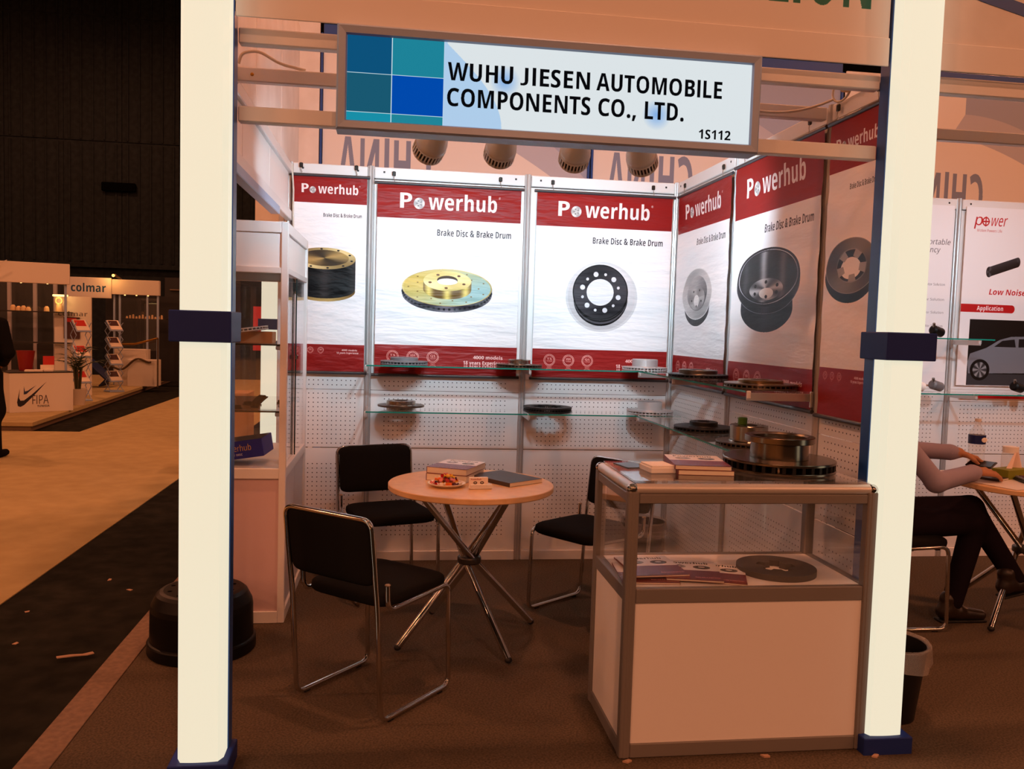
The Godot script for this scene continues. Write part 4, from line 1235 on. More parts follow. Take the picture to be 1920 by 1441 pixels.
func waste_bin(label, at):
	var t = thing("waste_bin", label, "waste bin", at)
	part("bucket", MB.new().lathe([Vector2(0.0, 0.0), Vector2(0.10, 0.0), Vector2(0.135, 0.29), Vector2(0.139, 0.29), Vector2(0.139, 0.3), Vector2(0.131, 0.3), Vector2(0.096, 0.012), Vector2(0.0, 0.012)], 36), M("black plastic"), t)
	var bag = func(u, w):
		var a = u * TAU
		var k = 0.142 + 0.006 * sin(a * 9.0 + w * 4.0) * w + 0.01 * w
		if w < 0.4: return V((0.125 + 0.02 * w) * cos(a), 0.23 + 0.2 * w + 0.004 * sin(a * 5), (0.125 + 0.02 * w) * sin(a))
		var q = (w - 0.4) / 0.6
		return V(k * cos(a), 0.312 - 0.085 * q + 0.012 * sin(a * 3 + 1) * q, k * sin(a))
	part("bin_bag", MB.new().grid(bag, 40, 10), M("thin bag", Color(0.75, 0.73, 0.72, 0.35), 0.3, 0.0, {"transparency": BaseMaterial3D.TRANSPARENCY_ALPHA, "cull_mode": BaseMaterial3D.CULL_DISABLED}), t, "crinkled clear plastic bag")
	return t

func seating():
	make_chair("black padded chrome chair turned its back to the open front", V(0.611, 0.0095, 2.004), -0.70)
	make_chair("black padded chrome chair between the round table and the back wall", V(0.653, 0.0095, 0.665), -2.816)
	make_chair("black padded chrome chair beside the glass counter", V(1.72, 0.0095, 1.08), 2.214)
	round_table("round beech table on four crossed chrome legs among black chairs", V(1.05, 0.0095, 1.42), 0.436)
	waste_bin("black waste bin with clear bag in the stand's inner corner", V(2.30, 0.0095, 0.2))
	# things on the table
	var y = 0.78
	book("catalogue", "thick red catalogue lowest of the table pile", V(0.985, y, 1.27), -0.42, V(0.21, 0.034, 0.27), brochure_tex())
	book("catalogue", "thick red catalogue topmost of the table pile", V(0.99, y + 0.0345, 1.265), -0.46, V(0.21, 0.03, 0.27), brochure_tex())
	book("album", "slim grey hardback album on the round table", V(1.225, y, 1.35), 0.62, V(0.22, 0.02, 0.30), null, M("album grey", Color(0.26, 0.23, 0.22), 0.4))
	var pl = single("paper_plate", MB.new().lathe([Vector2(0.0, 0.0), Vector2(0.06, 0.0), Vector2(0.085, 0.014), Vector2(0.092, 0.017), Vector2(0.086, 0.018), Vector2(0.058, 0.004), Vector2(0.0, 0.003)], 36, true), M("paper white", Color(0.92, 0.88, 0.82), 0.5), "shallow white plate of wrapped sweets", "plate", V(0.925, y, 1.51))
	var tint = [["yellow", Color(0.86, 0.68, 0.10)], ["red", Color(0.62, 0.06, 0.05)], ["white", Color(0.90, 0.86, 0.82)], ["purple", Color(0.28, 0.07, 0.16)], ["pink", Color(0.86, 0.52, 0.48)], ["orange", Color(0.85, 0.40, 0.10)]]
	for i in 26:
		var lay = 0 if i < 15 else (1 if i < 23 else 2)
		var a = i * 2.4
		var r = [0.062, 0.036, 0.012][lay] * sqrt(rng.randf_range(0.25, 1.0))
		var k = tint[i % 6]
		var s = thing("sweet", "small %s wrapped sweet heaped on the white plate" % k[0], "sweet", V(0.925 + r * cos(a), y + 0.016 + lay * 0.017, 1.51 + r * sin(a)), a * 3, "%s sweets on the plate" % k[0])
		part("sweet_body", MB.new().ell(Vector3.ZERO, V(0.012, 0.009, 0.009), 8, 6), M("sweet " + k[0], k[1], 0.25), s)
		for e in [-1, 1]:
			part("wrapper_end", MB.new().tube([V(e * 0.010, 0, 0), V(e * 0.021, 0.002, 0)], [0.002, 0.009], 6), M("sweet " + k[0]), s)
	var ch = thing("card_holder", "small white name card holder beside the sweets", "card holder", V(1.075, y, 1.575), 0.12)
	part("holder", MB.new().box(V(0.005, 0.012, 0), V(0.105, 0.024, 0.035), 0.003), M("frosted acrylic", Color(0.85, 0.84, 0.82), 0.25), ch)
	var img = Image.create(180, 110, false, Image.FORMAT_RGB8)
	img.fill(Color(0.92, 0.89, 0.85))
	text(img, "Powerhub", 14, 10, 100, 16, Color(0.60, 0.15, 0.12))
	for i in 4: oval(img, 56 + 66 * (i % 2), 52 + 36 * (i / 2), 20, 14, Color(0.14, 0.12, 0.12), Color(0.4, 0.38, 0.36), 0.35, 2)
	part("cards", MB.new().box(V(-0.008, 0.03, 0.006), V(0.088, 0.052, 0.016), 0.001), M("card white"), ch)
	part("card_print", MB.new().quad(V(-0.052, 0.056, 0.0145), V(0.036, 0.056, 0.0145), V(0.036, 0.004, 0.0145), V(-0.052, 0.004, 0.0145), V(0, 0, 1)), M("card print", Color.WHITE, 0.4, 0.0, {"albedo_texture": tex(img)}), ch)
	single("blue_clip_pile", MB.new().ell(V(0, 0.012, 0), V(0.028, 0.014, 0.012), 8, 6).ell(V(0.015, 0.014, 0.003), V(0.014, 0.016, 0.010), 8, 6), M("teal plastic", Color(0.05, 0.16, 0.22), 0.4), "small dark teal lump behind the card holder", "trinket", V(1.09, y, 1.535))

# ---------- figures ----------
func blob(mb, bones, cell, k):   # one continuous skin round tapered bones: a distance field meshed as surface nets
	var lo = Vector3.INF
	var hi = -Vector3.INF
	for b in bones:
		for e in [[b[0], b[1]], [b[2], b[3]]]:
			lo = lo.min(e[0] - Vector3.ONE * (e[1] + k + 2 * cell))
			hi = hi.max(e[0] + Vector3.ONE * (e[1] + k + 2 * cell))
	var nx = int((hi.x - lo.x) / cell) + 2
	var ny = int((hi.y - lo.y) / cell) + 2
	var nz = int((hi.z - lo.z) / cell) + 2
	var F = PackedFloat32Array()
	F.resize(nx * ny * nz)
	F.fill(9.0)
	var D = PackedFloat32Array(F)
	var C = PackedByteArray()
	C.resize(nx * ny * nz)
	for bi in bones.size():
		var b = bones[bi]
		var a: Vector3 = b[0]
		var ba: Vector3 = b[2] - b[0]
		var l2 = max(ba.length_squared(), 1e-8)
		var ra: float = b[1]
		var dr: float = b[3] - b[1]
		var e = max(b[1], b[3]) + k + 2 * cell
		var p0 = (a.min(b[2]) - Vector3.ONE * e - lo) / cell
		var p1 = (a.max(b[2]) + Vector3.ONE * e - lo) / cell
		for z in range(max(int(p0.z), 0), min(int(p1.z) + 1, nz - 1)):
			for y in range(max(int(p0.y), 0), min(int(p1.y) + 1, ny - 1)):
				var row = (z * ny + y) * nx
				for x in range(max(int(p0.x), 0), min(int(p1.x) + 1, nx - 1)):
					var pa = lo + Vector3(x, y, z) * cell - a
					var h = clampf(pa.dot(ba) / l2, 0.0, 1.0)
					var d = (pa - ba * h).length() - ra - dr * h
					var i = row + x
					var f = F[i]
					if d < D[i]:
						D[i] = d
						C[i] = bi
					var g = maxf(k - absf(f - d), 0.0) / k
					F[i] = minf(f, d) - g * g * k * 0.25
	var ids = {}
	var vs = []
	var ns = []
	var cs = []
	var off = [0, 1, nx, nx + 1, nx * ny, nx * ny + 1, nx * ny + nx, nx * ny + nx + 1]
	for z in nz - 1:
		for y in ny - 1:
			for x in nx - 1:
				var i = (z * ny + y) * nx + x
				var s = 0
				for q in 8:
					if F[i + off[q]] < 0: s += 1
				if s == 0 or s == 8: continue
				var acc = Vector3.ZERO
				var cnt = 0
				for e in [[0, 1], [2, 3], [4, 5], [6, 7], [0, 2], [1, 3], [4, 6], [5, 7], [0, 4], [1, 5], [2, 6], [3, 7]]:
					var f0 = F[i + off[e[0]]]
					var f1 = F[i + off[e[1]]]
					if (f0 < 0) != (f1 < 0):
						var u = f0 / (f0 - f1)
						var q0 = Vector3(e[0] & 1, (e[0] >> 1) & 1, e[0] >> 2)
						var q1 = Vector3(e[1] & 1, (e[1] >> 1) & 1, e[1] >> 2)
						acc += q0.lerp(q1, u)
						cnt += 1
				ids[i] = vs.size()
				vs.append(lo + (Vector3(x, y, z) + acc / cnt) * cell)
				ns.append(Vector3(F[i + 1] - F[i] + F[i + off[7]] - F[i + off[6]], F[i + nx] - F[i] + F[i + off[7]] - F[i + off[5]], F[i + nx * ny] - F[i] + F[i + off[7]] - F[i + off[3]]).normalized())
				cs.append(bones[C[i]][4])
	var step = [1, nx, nx * ny]
	for i in ids:
		for a in 3:
			var f0 = F[i] < 0
			if f0 == (F[i + step[a]] < 0): continue
			var u = step[(a + 1) % 3]
			var w = step[(a + 2) % 3]
			if not (ids.has(i - u) and ids.has(i - w) and ids.has(i - u - w)): continue
			var q = [ids[i], ids[i - u], ids[i - u - w], ids[i - w]]
			for t in ([0, 2, 1, 0, 3, 2] if f0 else [0, 1, 2, 0, 2, 3]):
				mb.col = cs[q[t]]
				mb.p(vs[q[t]], ns[q[t]])
	return mb
func hand_bones(wrist, palm_dir, up, side, curl, skin, thick = 1.0):   # palm with four unequal bent fingers and a thumb leaving its side
	var f = palm_dir.normalized()
	var n = up.normalized()
	var s = f.cross(n).normalized() * side
	var out = []
	var knuck = []
	for i in 4:
		var b = wrist + f * (0.085 - 0.005 * abs(i - 1.2)) + s * (0.033 - 0.0215 * i)
		knuck.append(b)
		out.append([wrist + s * (0.018 - 0.012 * i) + f * 0.01, 0.016 * thick, b, 0.0115 * thick, skin])
	for i in 4:
		var ln = [0.040, 0.045, 0.042, 0.033][i]
		var p = knuck[i]
		var ang = 0.0
		for j in 3:
			ang += curl * [0.8, 1.0, 0.7][j]
			var d = f * cos(ang) - n * sin(ang)
			var q = p + d * ln * [1.0, 0.68, 0.52][j]
			out.append([p, (0.0098 - 0.0006 * j) * thick, q, (0.0092 - 0.0007 * j) * thick, skin])
			p = q
	var tb = wrist + f * 0.025 + s * 0.03
	var t1 = tb + (f * 0.7 + s * 0.55 - n * 0.35).normalized() * 0.045
	var t2 = t1 + (f * 0.95 - s * 0.1 - n * 0.45).normalized() * 0.034
	out.append([wrist + f * 0.012 + s * 0.012, 0.015 * thick, tb, 0.0135 * thick, skin])
	out.append([tb, 0.0125 * thick, t1, 0.0108 * thick, skin])
	out.append([t1, 0.0105 * thick, t2, 0.009 * thick, skin])
	return out
func figure_mat(): return M("figure", Color.WHITE, 0.85, 0.0, {"metallic_specular": 0.12, "vertex_color_use_as_albedo": true})
func neighbour():
	# the neighbour's posters, shelves and goods on the shared back wall line
	var red = Color(0.72, 0.07, 0.09)
	var img = Image.create(640, 800, false, Image.FORMAT_RGB8)
	img.fill(Color(0.92, 0.92, 0.93))
	text(img, "p", 46, 42, 40, 54, red, false, false, 0.2, true)
	oval(img, 112, 62, 21, 20, red, null, 0.72)
	img.fill_rect(Rect2i(109, 40, 6, 44), red)
	img.fill_rect(Rect2i(90, 59, 44, 6), red)
	text(img, "wer", 136, 43, 92, 38, red, false, false, 0.2, true)
	text(img, "Motion Powers Life", 66, 96, 140, 12, Color(0.75, 0.35, 0.35), false)
	for i in 80:
		oval(img, 150 + i * 2.0, 285 - i * 0.6, 15, 22, Color(0.05, 0.05, 0.06), Color(0.22, 0.22, 0.24), 0, 1, 1.5)
	oval(img, 148, 286, 17, 24, Color(0.30, 0.30, 0.32), Color(0.08, 0.08, 0.09), 0, 3)
	text(img, "Low Noise, Compact", 155, 362, 420, 25, red, true, false, 0.2)
	img.fill_rect(Rect2i(0, 432, 290, 36), red)
	oval(img, 290, 450, 18, 18, red)
	text(img, "Application", 92, 439, 150, 20, Color(0.95, 0.90, 0.90))
	img.fill_rect(Rect2i(57, 500, 583, 298), Color(0.02, 0.02, 0.025))
	var car = [Vector2(58, 690), Vector2(70, 655), Vector2(160, 628), Vector2(235, 590), Vector2(300, 574), Vector2(470, 570), Vector2(560, 600), Vector2(636, 640), Vector2(636, 735), Vector2(64, 745)]
	poly_px(img, car, Color(0.44, 0.46, 0.50))
	poly_px(img, [Vector2(205, 622), Vector2(250, 594), Vector2(320, 586), Vector2(330, 622)], Color(0.06, 0.07, 0.08))
	poly_px(img, [Vector2(345, 622), Vector2(345, 584), Vector2(450, 582), Vector2(530, 616)], Color(0.06, 0.07, 0.08))
	img.fill_rect(Rect2i(57, 745, 583, 53), Color(0.20, 0.21, 0.23))
	for x in [130, 520]:
		oval(img, x, 728, 56, 48, Color(0.02, 0.02, 0.02))
		oval(img, x, 728, 40, 35, Color(0.55, 0.56, 0.58), Color(0.16, 0.16, 0.17), 0, 7)
	var t = thing("poster", "neighbour's poster with a motor, red strip and silver car", "poster", V(5.005, 1.23, 0.018))
	part("poster_sheet", MB.new().box(V(0, 0.62, -0.002), V(0.86, 1.24, 0.004)), white, t)
	part("poster_print", MB.new().quad(V(-0.43, 1.24, 0.0006), V(0.43, 1.24, 0.0006), V(0.43, 0.0, 0.0006), V(-0.43, 0.0, 0.0006), V(0, 0, 1)), M("poster print 1", Color.WHITE, 0.35, 0.0, {"albedo_texture": tex(img)}), t)
	var im2 = Image.create(640, 800, false, Image.FORMAT_RGB8)
	im2.fill(Color(0.92, 0.92, 0.93))
	var grey = Color(0.35, 0.35, 0.38)
	text(im2, "Make Life Comfortable", 240, 150, 385, 24, grey, false, false, 0.2)
	text(im2, "High Efficiency", 330, 185, 240, 24, grey, false, false, 0.2)
	for i in 4: text(im2, ["Window Motor Solution", "Seat Motor Solution", "Wiper Motor Solution", "Cooling Motor Solution"][i], 420, [345, 412, 470, 530][i], 190, 11, Color(0.5, 0.5, 0.52), false)
	text(im2, "Customized!", 400, 615, 165, 22, red, true, false, 0.2)
	im2.fill_rect(Rect2i(0, 742, 640, 58), Color(0.90, 0.90, 0.92))
	var p2 = thing("poster", "neighbour's poster of grey text beside the light column", "poster", V(4.055, 1.23, 0.018))
	part("poster_sheet", MB.new().box(V(0, 0.62, -0.002), V(0.86, 1.24, 0.004)), white, p2)
	part("poster_print", MB.new().quad(V(-0.43, 1.24, 0.0006), V(0.43, 1.24, 0.0006), V(0.43, 0.0, 0.0006), V(-0.43, 0.0, 0.0006), V(0, 0, 1)), M("poster print 2", Color.WHITE, 0.35, 0.0, {"albedo_texture": tex(im2)}), p2)
	single("footer_strip", MB.new().box(V(5.07, 1.155, 0.016), V(0.9, 0.03, 0.004)), M("strip red", red, 0.4), "narrow red strip under the neighbour's car poster", "strip")
	shelf("upper glass shelf of the neighbouring stand before its posters", V(3.5, 1.552, 0.012), 0.0, 1.12, [0.02, 1.02], false)
	shelf("lower glass shelf of the neighbouring stand above the meeting table", V(3.5, 1.185, 0.012), 0.0, 1.98, [0.02, 1.02, 1.96])
	var goods = [[4.28, 1.557, 0.2, 0, "small dark motor on the neighbour's upper shelf"], [4.30, 1.19, 0.2, 1, "grey geared motor on the neighbour's lower shelf"], [4.92, 1.19, 0.18, 0, "black motor at the end of the neighbour's lower shelf"], [4.14, 1.19, 0.24, 2, "white capped motor on the neighbour's lower shelf"]]
	for g in goods:
		var m = thing("small_motor", g[4], "motor", V(g[0], g[1], g[2]), 0.4)
		var mm = [M("satin black"), M("grey coating"), M("card white")][g[3]]
		var b = MB.new()
		b.xf = Transform3D(Basis(Vector3.BACK, PI / 2 - 0.2), V(0.05, 0.034, 0))
		part("motor_body", b.lathe([Vector2(0.0, 0.0), Vector2(0.03, 0.0), Vector2(0.032, 0.004), Vector2(0.032, 0.09), Vector2(0.02, 0.1), Vector2(0.0, 0.1)], 20), mm, m)
		part("gear_case", MB.new().box(V(-0.02, 0.05, 0.0), V(0.05, 0.05, 0.05), 0.012), M("dull steel"), m)
		part("shaft", MB.new().tube([V(-0.03, 0.06, 0), V(-0.05, 0.095, 0.01)], 0.0095, 8), M("steel"), m)
	single("paper_motor", MB.new().lathe([Vector2(0.0, 0.0), Vector2(0.02, 0.0), Vector2(0.03, 0.02), Vector2(0.03, 0.06), Vector2(0.012, 0.075), Vector2(0.0, 0.075)], 16), M("silver coating"), "small bright chrome part above the silver car", "motor", V(5.02, 1.19, 0.2))
	# table, chair, bin
	round_table("neighbour's round beech table strewn with papers", V(4.13, 0.0095, 1.30), 0.55)
	make_chair("black padded chrome chair under the seated person", V(3.36, 0.0095, 1.24), -PI / 2)
	waste_bin("black waste bin with clear bag behind the light column", V(2.69, 0.0095, 2.36))
	var y = 0.78
	var paper = M("sheet white", Color(0.90, 0.87, 0.84), 0.6)
	for a in [[3.90, 1.40, 0.3], [3.96, 1.36, -0.2], [4.02, 1.16, 0.7], [3.88, 1.10, 0.1]]:
		single("paper_sheet", MB.new().box(V(0, 0.001, 0), V(0.21, 0.002, 0.29)), paper, "loose white paper sheet on the neighbour's table", "paper", V(a[0], y + 0.0025 * absf(a[2]), a[1]), a[2], "loose papers on the neighbour's table")
	book("notebook", "dark notebook under the seated person's hand", V(3.93, y + 0.003, 1.22), 0.5, V(0.12, 0.012, 0.2), null, M("album grey"))
	var bo = thing("water_bottle", "clear water bottle with blue label on the neighbour's table", "bottle", V(3.985, y, 1.06))
	part("bottle_body", MB.new().lathe([Vector2(0.0, 0.0), Vector2(0.04, 0.0), Vector2(0.044, 0.01), Vector2(0.043, 0.12), Vector2(0.045, 0.2), Vector2(0.04, 0.24), Vector2(0.014, 0.285), Vector2(0.014, 0.3)], 24, true), M("bottle plastic", Color(0.9, 0.95, 0.97, 0.16), 0.05, 0.0, {"transparency": BaseMaterial3D.TRANSPARENCY_ALPHA}), bo)
	part("bottle_label", MB.new().lathe([Vector2(0.0458, 0.175), Vector2(0.0462, 0.225)], 24), M("label blue", Color(0.06, 0.13, 0.38), 0.35), bo)
	part("label_emblem", MB.new().at(V(0.012, 0.2, 0.0465)).ell(Vector3.ZERO, V(0.018, 0.014, 0.002), 14, 8), M("card white"), bo)
	part("bottle_cap", MB.new().lathe([Vector2(0.0, 0.3), Vector2(0.017, 0.3), Vector2(0.017, 0.318), Vector2(0.0, 0.318)], 18), M("cap white", Color(0.85, 0.83, 0.80), 0.4), bo)
	var tb = thing("tissue_box", "green and white tissue box with a tissue pulled out", "tissue box", V(4.10, y, 1.20), 0.35)
	part("box_body", MB.new().box(V(0, 0.028, 0), V(0.2, 0.056, 0.1), 0.002), M("tissue green", Color(0.50, 0.52, 0.13), 0.6), tb)
	part("tissue", MB.new().grid(func(u, w): return V(0.02 + (u - 0.5) * 0.13 * (1 - 0.75 * w) + 0.02 * w, 0.057 + 0.085 * w, 0.018 * sin(u * 9.0) * (1 - w * 0.6)), 14, 8), M("tissue paper", Color(0.90, 0.82, 0.78), 0.8, 0.0, {"cull_mode": BaseMaterial3D.CULL_DISABLED}), tb)
	var ta = thing("tablet_case", "dark tablet in an open case on the neighbour's table", "tablet", V(4.16, y + 0.001, 1.37), -0.25)
	part("case", MB.new().box(V(0, 0.0095, 0), V(0.24, 0.016, 0.16), 0.006), M("black plastic"), ta)
	part("tray", MB.new().box(V(-0.01, 0.022, 0.0), V(0.21, 0.012, 0.14), 0.004), M("grey coating"), ta)
	part("inlay", MB.new().box(V(-0.01, 0.0295, 0.0), V(0.18, 0.004, 0.11), 0.001), M("inlay red", Color(0.35, 0.10, 0.12), 0.5), ta)
	var cu = thing("lidded_jar", "clear jar with a white lid behind the tissue box", "jar", V(4.17, y, 1.10))
	part("jar_body", MB.new().lathe([Vector2(0.0, 0.0), Vector2(0.045, 0.0), Vector2(0.046, 0.12), Vector2(0.04, 0.13)], 24, true), M("bottle plastic"), cu)
	part("jar_lid", MB.new().lathe([Vector2(0.0, 0.13), Vector2(0.042, 0.13), Vector2(0.042, 0.165), Vector2(0.0, 0.165)], 24), M("card white"), cu)
	# the seated person: facing +x, one ankle crossed over
	var skin = Color(0.42, 0.215, 0.125)
	var shirt = Color(0.30, 0.27, 0.36)
	var trs = Color(0.012, 0.011, 0.012)
	var z0 = 1.24
	var P = func(x, yy, z): return V(x, yy, z0 + z)
	var pe = thing("person", "seated person in a pale lilac shirt and black trousers", "person", Vector3.ZERO)
	var b = []
	b.append([P.call(3.26, 0.56, -0.07), 0.105, P.call(3.26, 0.56, 0.07), 0.105, trs])
	b.append([P.call(3.25, 0.60, 0), 0.13, P.call(3.23, 0.78, 0), 0.115, shirt])
	b.append([P.call(3.23, 0.78, 0), 0.12, P.call(3.27, 1.02, 0), 0.125, shirt])
	b.append([P.call(3.27, 1.04, -0.14), 0.068, P.call(3.27, 1.04, 0.14), 0.068, shirt])
	b.append([P.call(3.28, 1.08, 0), 0.055, P.call(3.31, 1.17, 0), 0.05, skin])
	b.append([P.call(3.325, 1.22, 0), 0.07, P.call(3.315, 1.29, 0), 0.086, skin])
	b.append([P.call(3.395, 1.245, 0), 0.013, P.call(3.418, 1.225, 0), 0.012, skin])
	b.append([P.call(3.37, 1.175, 0), 0.035, P.call(3.375, 1.195, 0), 0.035, skin])
	for s in [-1, 1]:
		b.append([P.call(3.31, 1.24, s * 0.083), 0.012, P.call(3.305, 1.265, s * 0.086), 0.013, skin])
	# thighs and shins: near leg stands, far leg lies across it
	b.append([P.call(3.28, 0.555, 0.09), 0.088, P.call(3.80, 0.56, 0.09), 0.066, trs])
	b.append([P.call(3.80, 0.555, 0.09), 0.066, P.call(3.715, 0.12, 0.07), 0.052, trs])
	b.append([P.call(3.28, 0.57, -0.08), 0.088, P.call(3.80, 0.63, 0.05), 0.068, trs])
	b.append([P.call(3.80, 0.625, 0.05), 0.066, P.call(4.03, 0.26, 0.13), 0.05, trs])
	# arms: upper arms down, forearms out over the table
	b.append([P.call(3.27, 1.03, 0.17), 0.056, P.call(3.47, 0.80, 0.22), 0.05, shirt])
	b.append([P.call(3.47, 0.80, 0.22), 0.052, P.call(3.735, 0.835, 0.13), 0.045, shirt])
	b.append([P.call(3.27, 1.03, -0.17), 0.056, P.call(3.48, 0.92, -0.20), 0.05, shirt])
	b.append([P.call(3.48, 0.92, -0.20), 0.05, P.call(3.735, 0.92, -0.06), 0.043, shirt])
	b.append([P.call(3.735, 0.835, 0.13), 0.034, P.call(3.775, 0.842, 0.12), 0.028, skin])
	b.append([P.call(3.735, 0.92, -0.06), 0.033, P.call(3.785, 0.918, -0.045), 0.028, skin])
	var mb = MB.new()
	blob(mb, b, 0.012, 0.025)
	var h1 = hand_bones(P.call(3.775, 0.843, 0.12), V(1, -0.05, -0.12), V(-0.05, 1, 0.3), -1.0, 0.32, skin)
	var h2 = hand_bones(P.call(3.785, 0.917, -0.045), V(1, -0.28, 0.15), V(0.25, 1, 0.0), 1.0, 0.42, skin)
	blob(mb, h1, 0.0042, 0.008)
	blob(mb, h2, 0.0042, 0.008)
	var body = part("body", mb, figure_mat(), pe)
	for s in [-1, 1]:
		part("eye", MB.new().ell(P.call(3.388, 1.262, s * 0.032), V(0.012, 0.009, 0.012), 10, 8), M("eye", Color(0.06, 0.04, 0.03), 0.2), pe)
	part("mouth", MB.new().ell(P.call(3.406, 1.192, 0), V(0.006, 0.005, 0.022), 8, 6), M("lip", Color(0.45, 0.22, 0.19), 0.5), pe)
	var hair = []
	for k in 7: hair.append([P.call(3.28, 1.30 + 0.01 * sin(k), -0.05 + 0.017 * k), 0.075, P.call(3.33, 1.345, -0.05 + 0.017 * k), 0.05, Color(0.01, 0.009, 0.008)])
	var hm = MB.new()
	blob(hm, hair, 0.01, 0.02)
	part("hair", hm, figure_mat(), pe)
	for a in [[P.call(3.70, 0.0135, 0.07), 0.0, 0.0], [P.call(4.01, 0.175, 0.135), 0.0, 0.22]]:
		var sm = MB.new()
		var o = a[0]
		var bb = []
		var lc = Color(0.02, 0.012, 0.009)
		var r = Basis(Vector3.BACK, a[2])
		bb.append([o + r * V(-0.03, 0.05, 0), 0.045, o + r * V(0.04, 0.055, 0), 0.042, lc])
		bb.append([o + r * V(0.04, 0.042, 0), 0.04, o + r * V(0.18, 0.03, 0.01), 0.028, lc])
		bb.append([o + r * V(-0.01, 0.08, 0), 0.045, o + r * V(-0.01, 0.12, 0), 0.045, lc])
		blob(sm, bb, 0.009, 0.02)
		var sh = part("shoe", sm, M("shoe leather", Color.WHITE, 0.35, 0.0, {"vertex_color_use_as_albedo": true}), pe, "dark brown leather shoe")
		var sl = MB.new()
		sl.xf = Transform3D(r, o)
		part("sole", sl.box(V(0.065, 0.003, 0.005), V(0.27, 0.012, 0.075), 0.004), M("black rubber"), sh)
	part("cuff", MB.new().tube([P.call(3.728, 0.92, -0.064), P.call(3.744, 0.919, -0.056)], 0.044, 14), M("cuff", Color(0.66, 0.60, 0.66), 0.8), pe)
	part("cuff", MB.new().tube([P.call(3.728, 0.835, 0.132), P.call(3.744, 0.836, 0.126)], 0.046, 14), M("cuff"), pe)
	var ph = thing("mobile_phone", "dark phone held in the seated person's hands", "phone", P.call(3.87, 0.868, 0.02))
	ph.basis = Basis(Vector3.UP, 0.5) * Basis(Vector3.BACK, 0.35)
	part("phone_body", MB.new().box(Vector3.ZERO, V(0.075, 0.009, 0.14), 0.003), M("black plastic"), ph)
	part("phone_screen", MB.new().box(V(0, 0.0048, 0), V(0.066, 0.001, 0.125)), M("phone face", Color(0.05, 0.07, 0.10), 0.1), ph)

func rack(label, at, turn, tiers, red):   # zigzag folding brochure stand
	var t = thing("brochure_rack", label, "brochure rack", at, turn)
	var w = 0.24
	var h = 1.28
	for s in [-1, 1]:
		var mb = MB.new()
		var n = tiers * 2
		for i in n:
			var y0 = 0.03 + h * i / n
			var y1 = 0.03 + h * (i + 1) / n
			var e = 1 if i % 2 == 0 else -1
			mb.tube([V(s * w / 2, y0, -0.11 * e), V(s * w / 2, y1, 0.11 * e)], 0.007, 5)
			mb.tube([V(s * w / 2, y0, 0.11 * e), V(s * w / 2, y1, -0.11 * e)], 0.007, 5)
		part("scissor_frame", mb, alu, t)
	part("base_plate", MB.new().box(V(0, 0.012, 0), V(0.28, 0.024, 0.26), 0.004), alu, t)
	for i in tiers:
		var y = 0.03 + h * (i * 2 + 2) / (tiers * 2)
		var mb = MB.new()
		mb.xf = Transform3D(Basis(Vector3.RIGHT, 0.75), V(0, y - 0.06, 0.02))
		var p = part("pocket", mb.box(V(0, 0, 0), V(w, 0.02, 0.28), 0.003), alu, t)
		var pm = MB.new()
		pm.xf = mb.xf
		pm.box(V(0, 0.013, -0.01), V(w - 0.03, 0.0095, 0.25), 0.001)
		part("leaflet", pm, M("leaflet white", Color(0.88, 0.82, 0.74), 0.5), p)
		var rm = MB.new()
		rm.xf = mb.xf
		part("leaflet_print", rm.box(V(-0.01, 0.0175, -0.05), V(w - 0.07, 0.002, 0.14)), M("leaflet red", Color(0.72, 0.12, 0.05), 0.5) if red else M("leaflet brown", Color(0.25, 0.13, 0.12), 0.5), p)

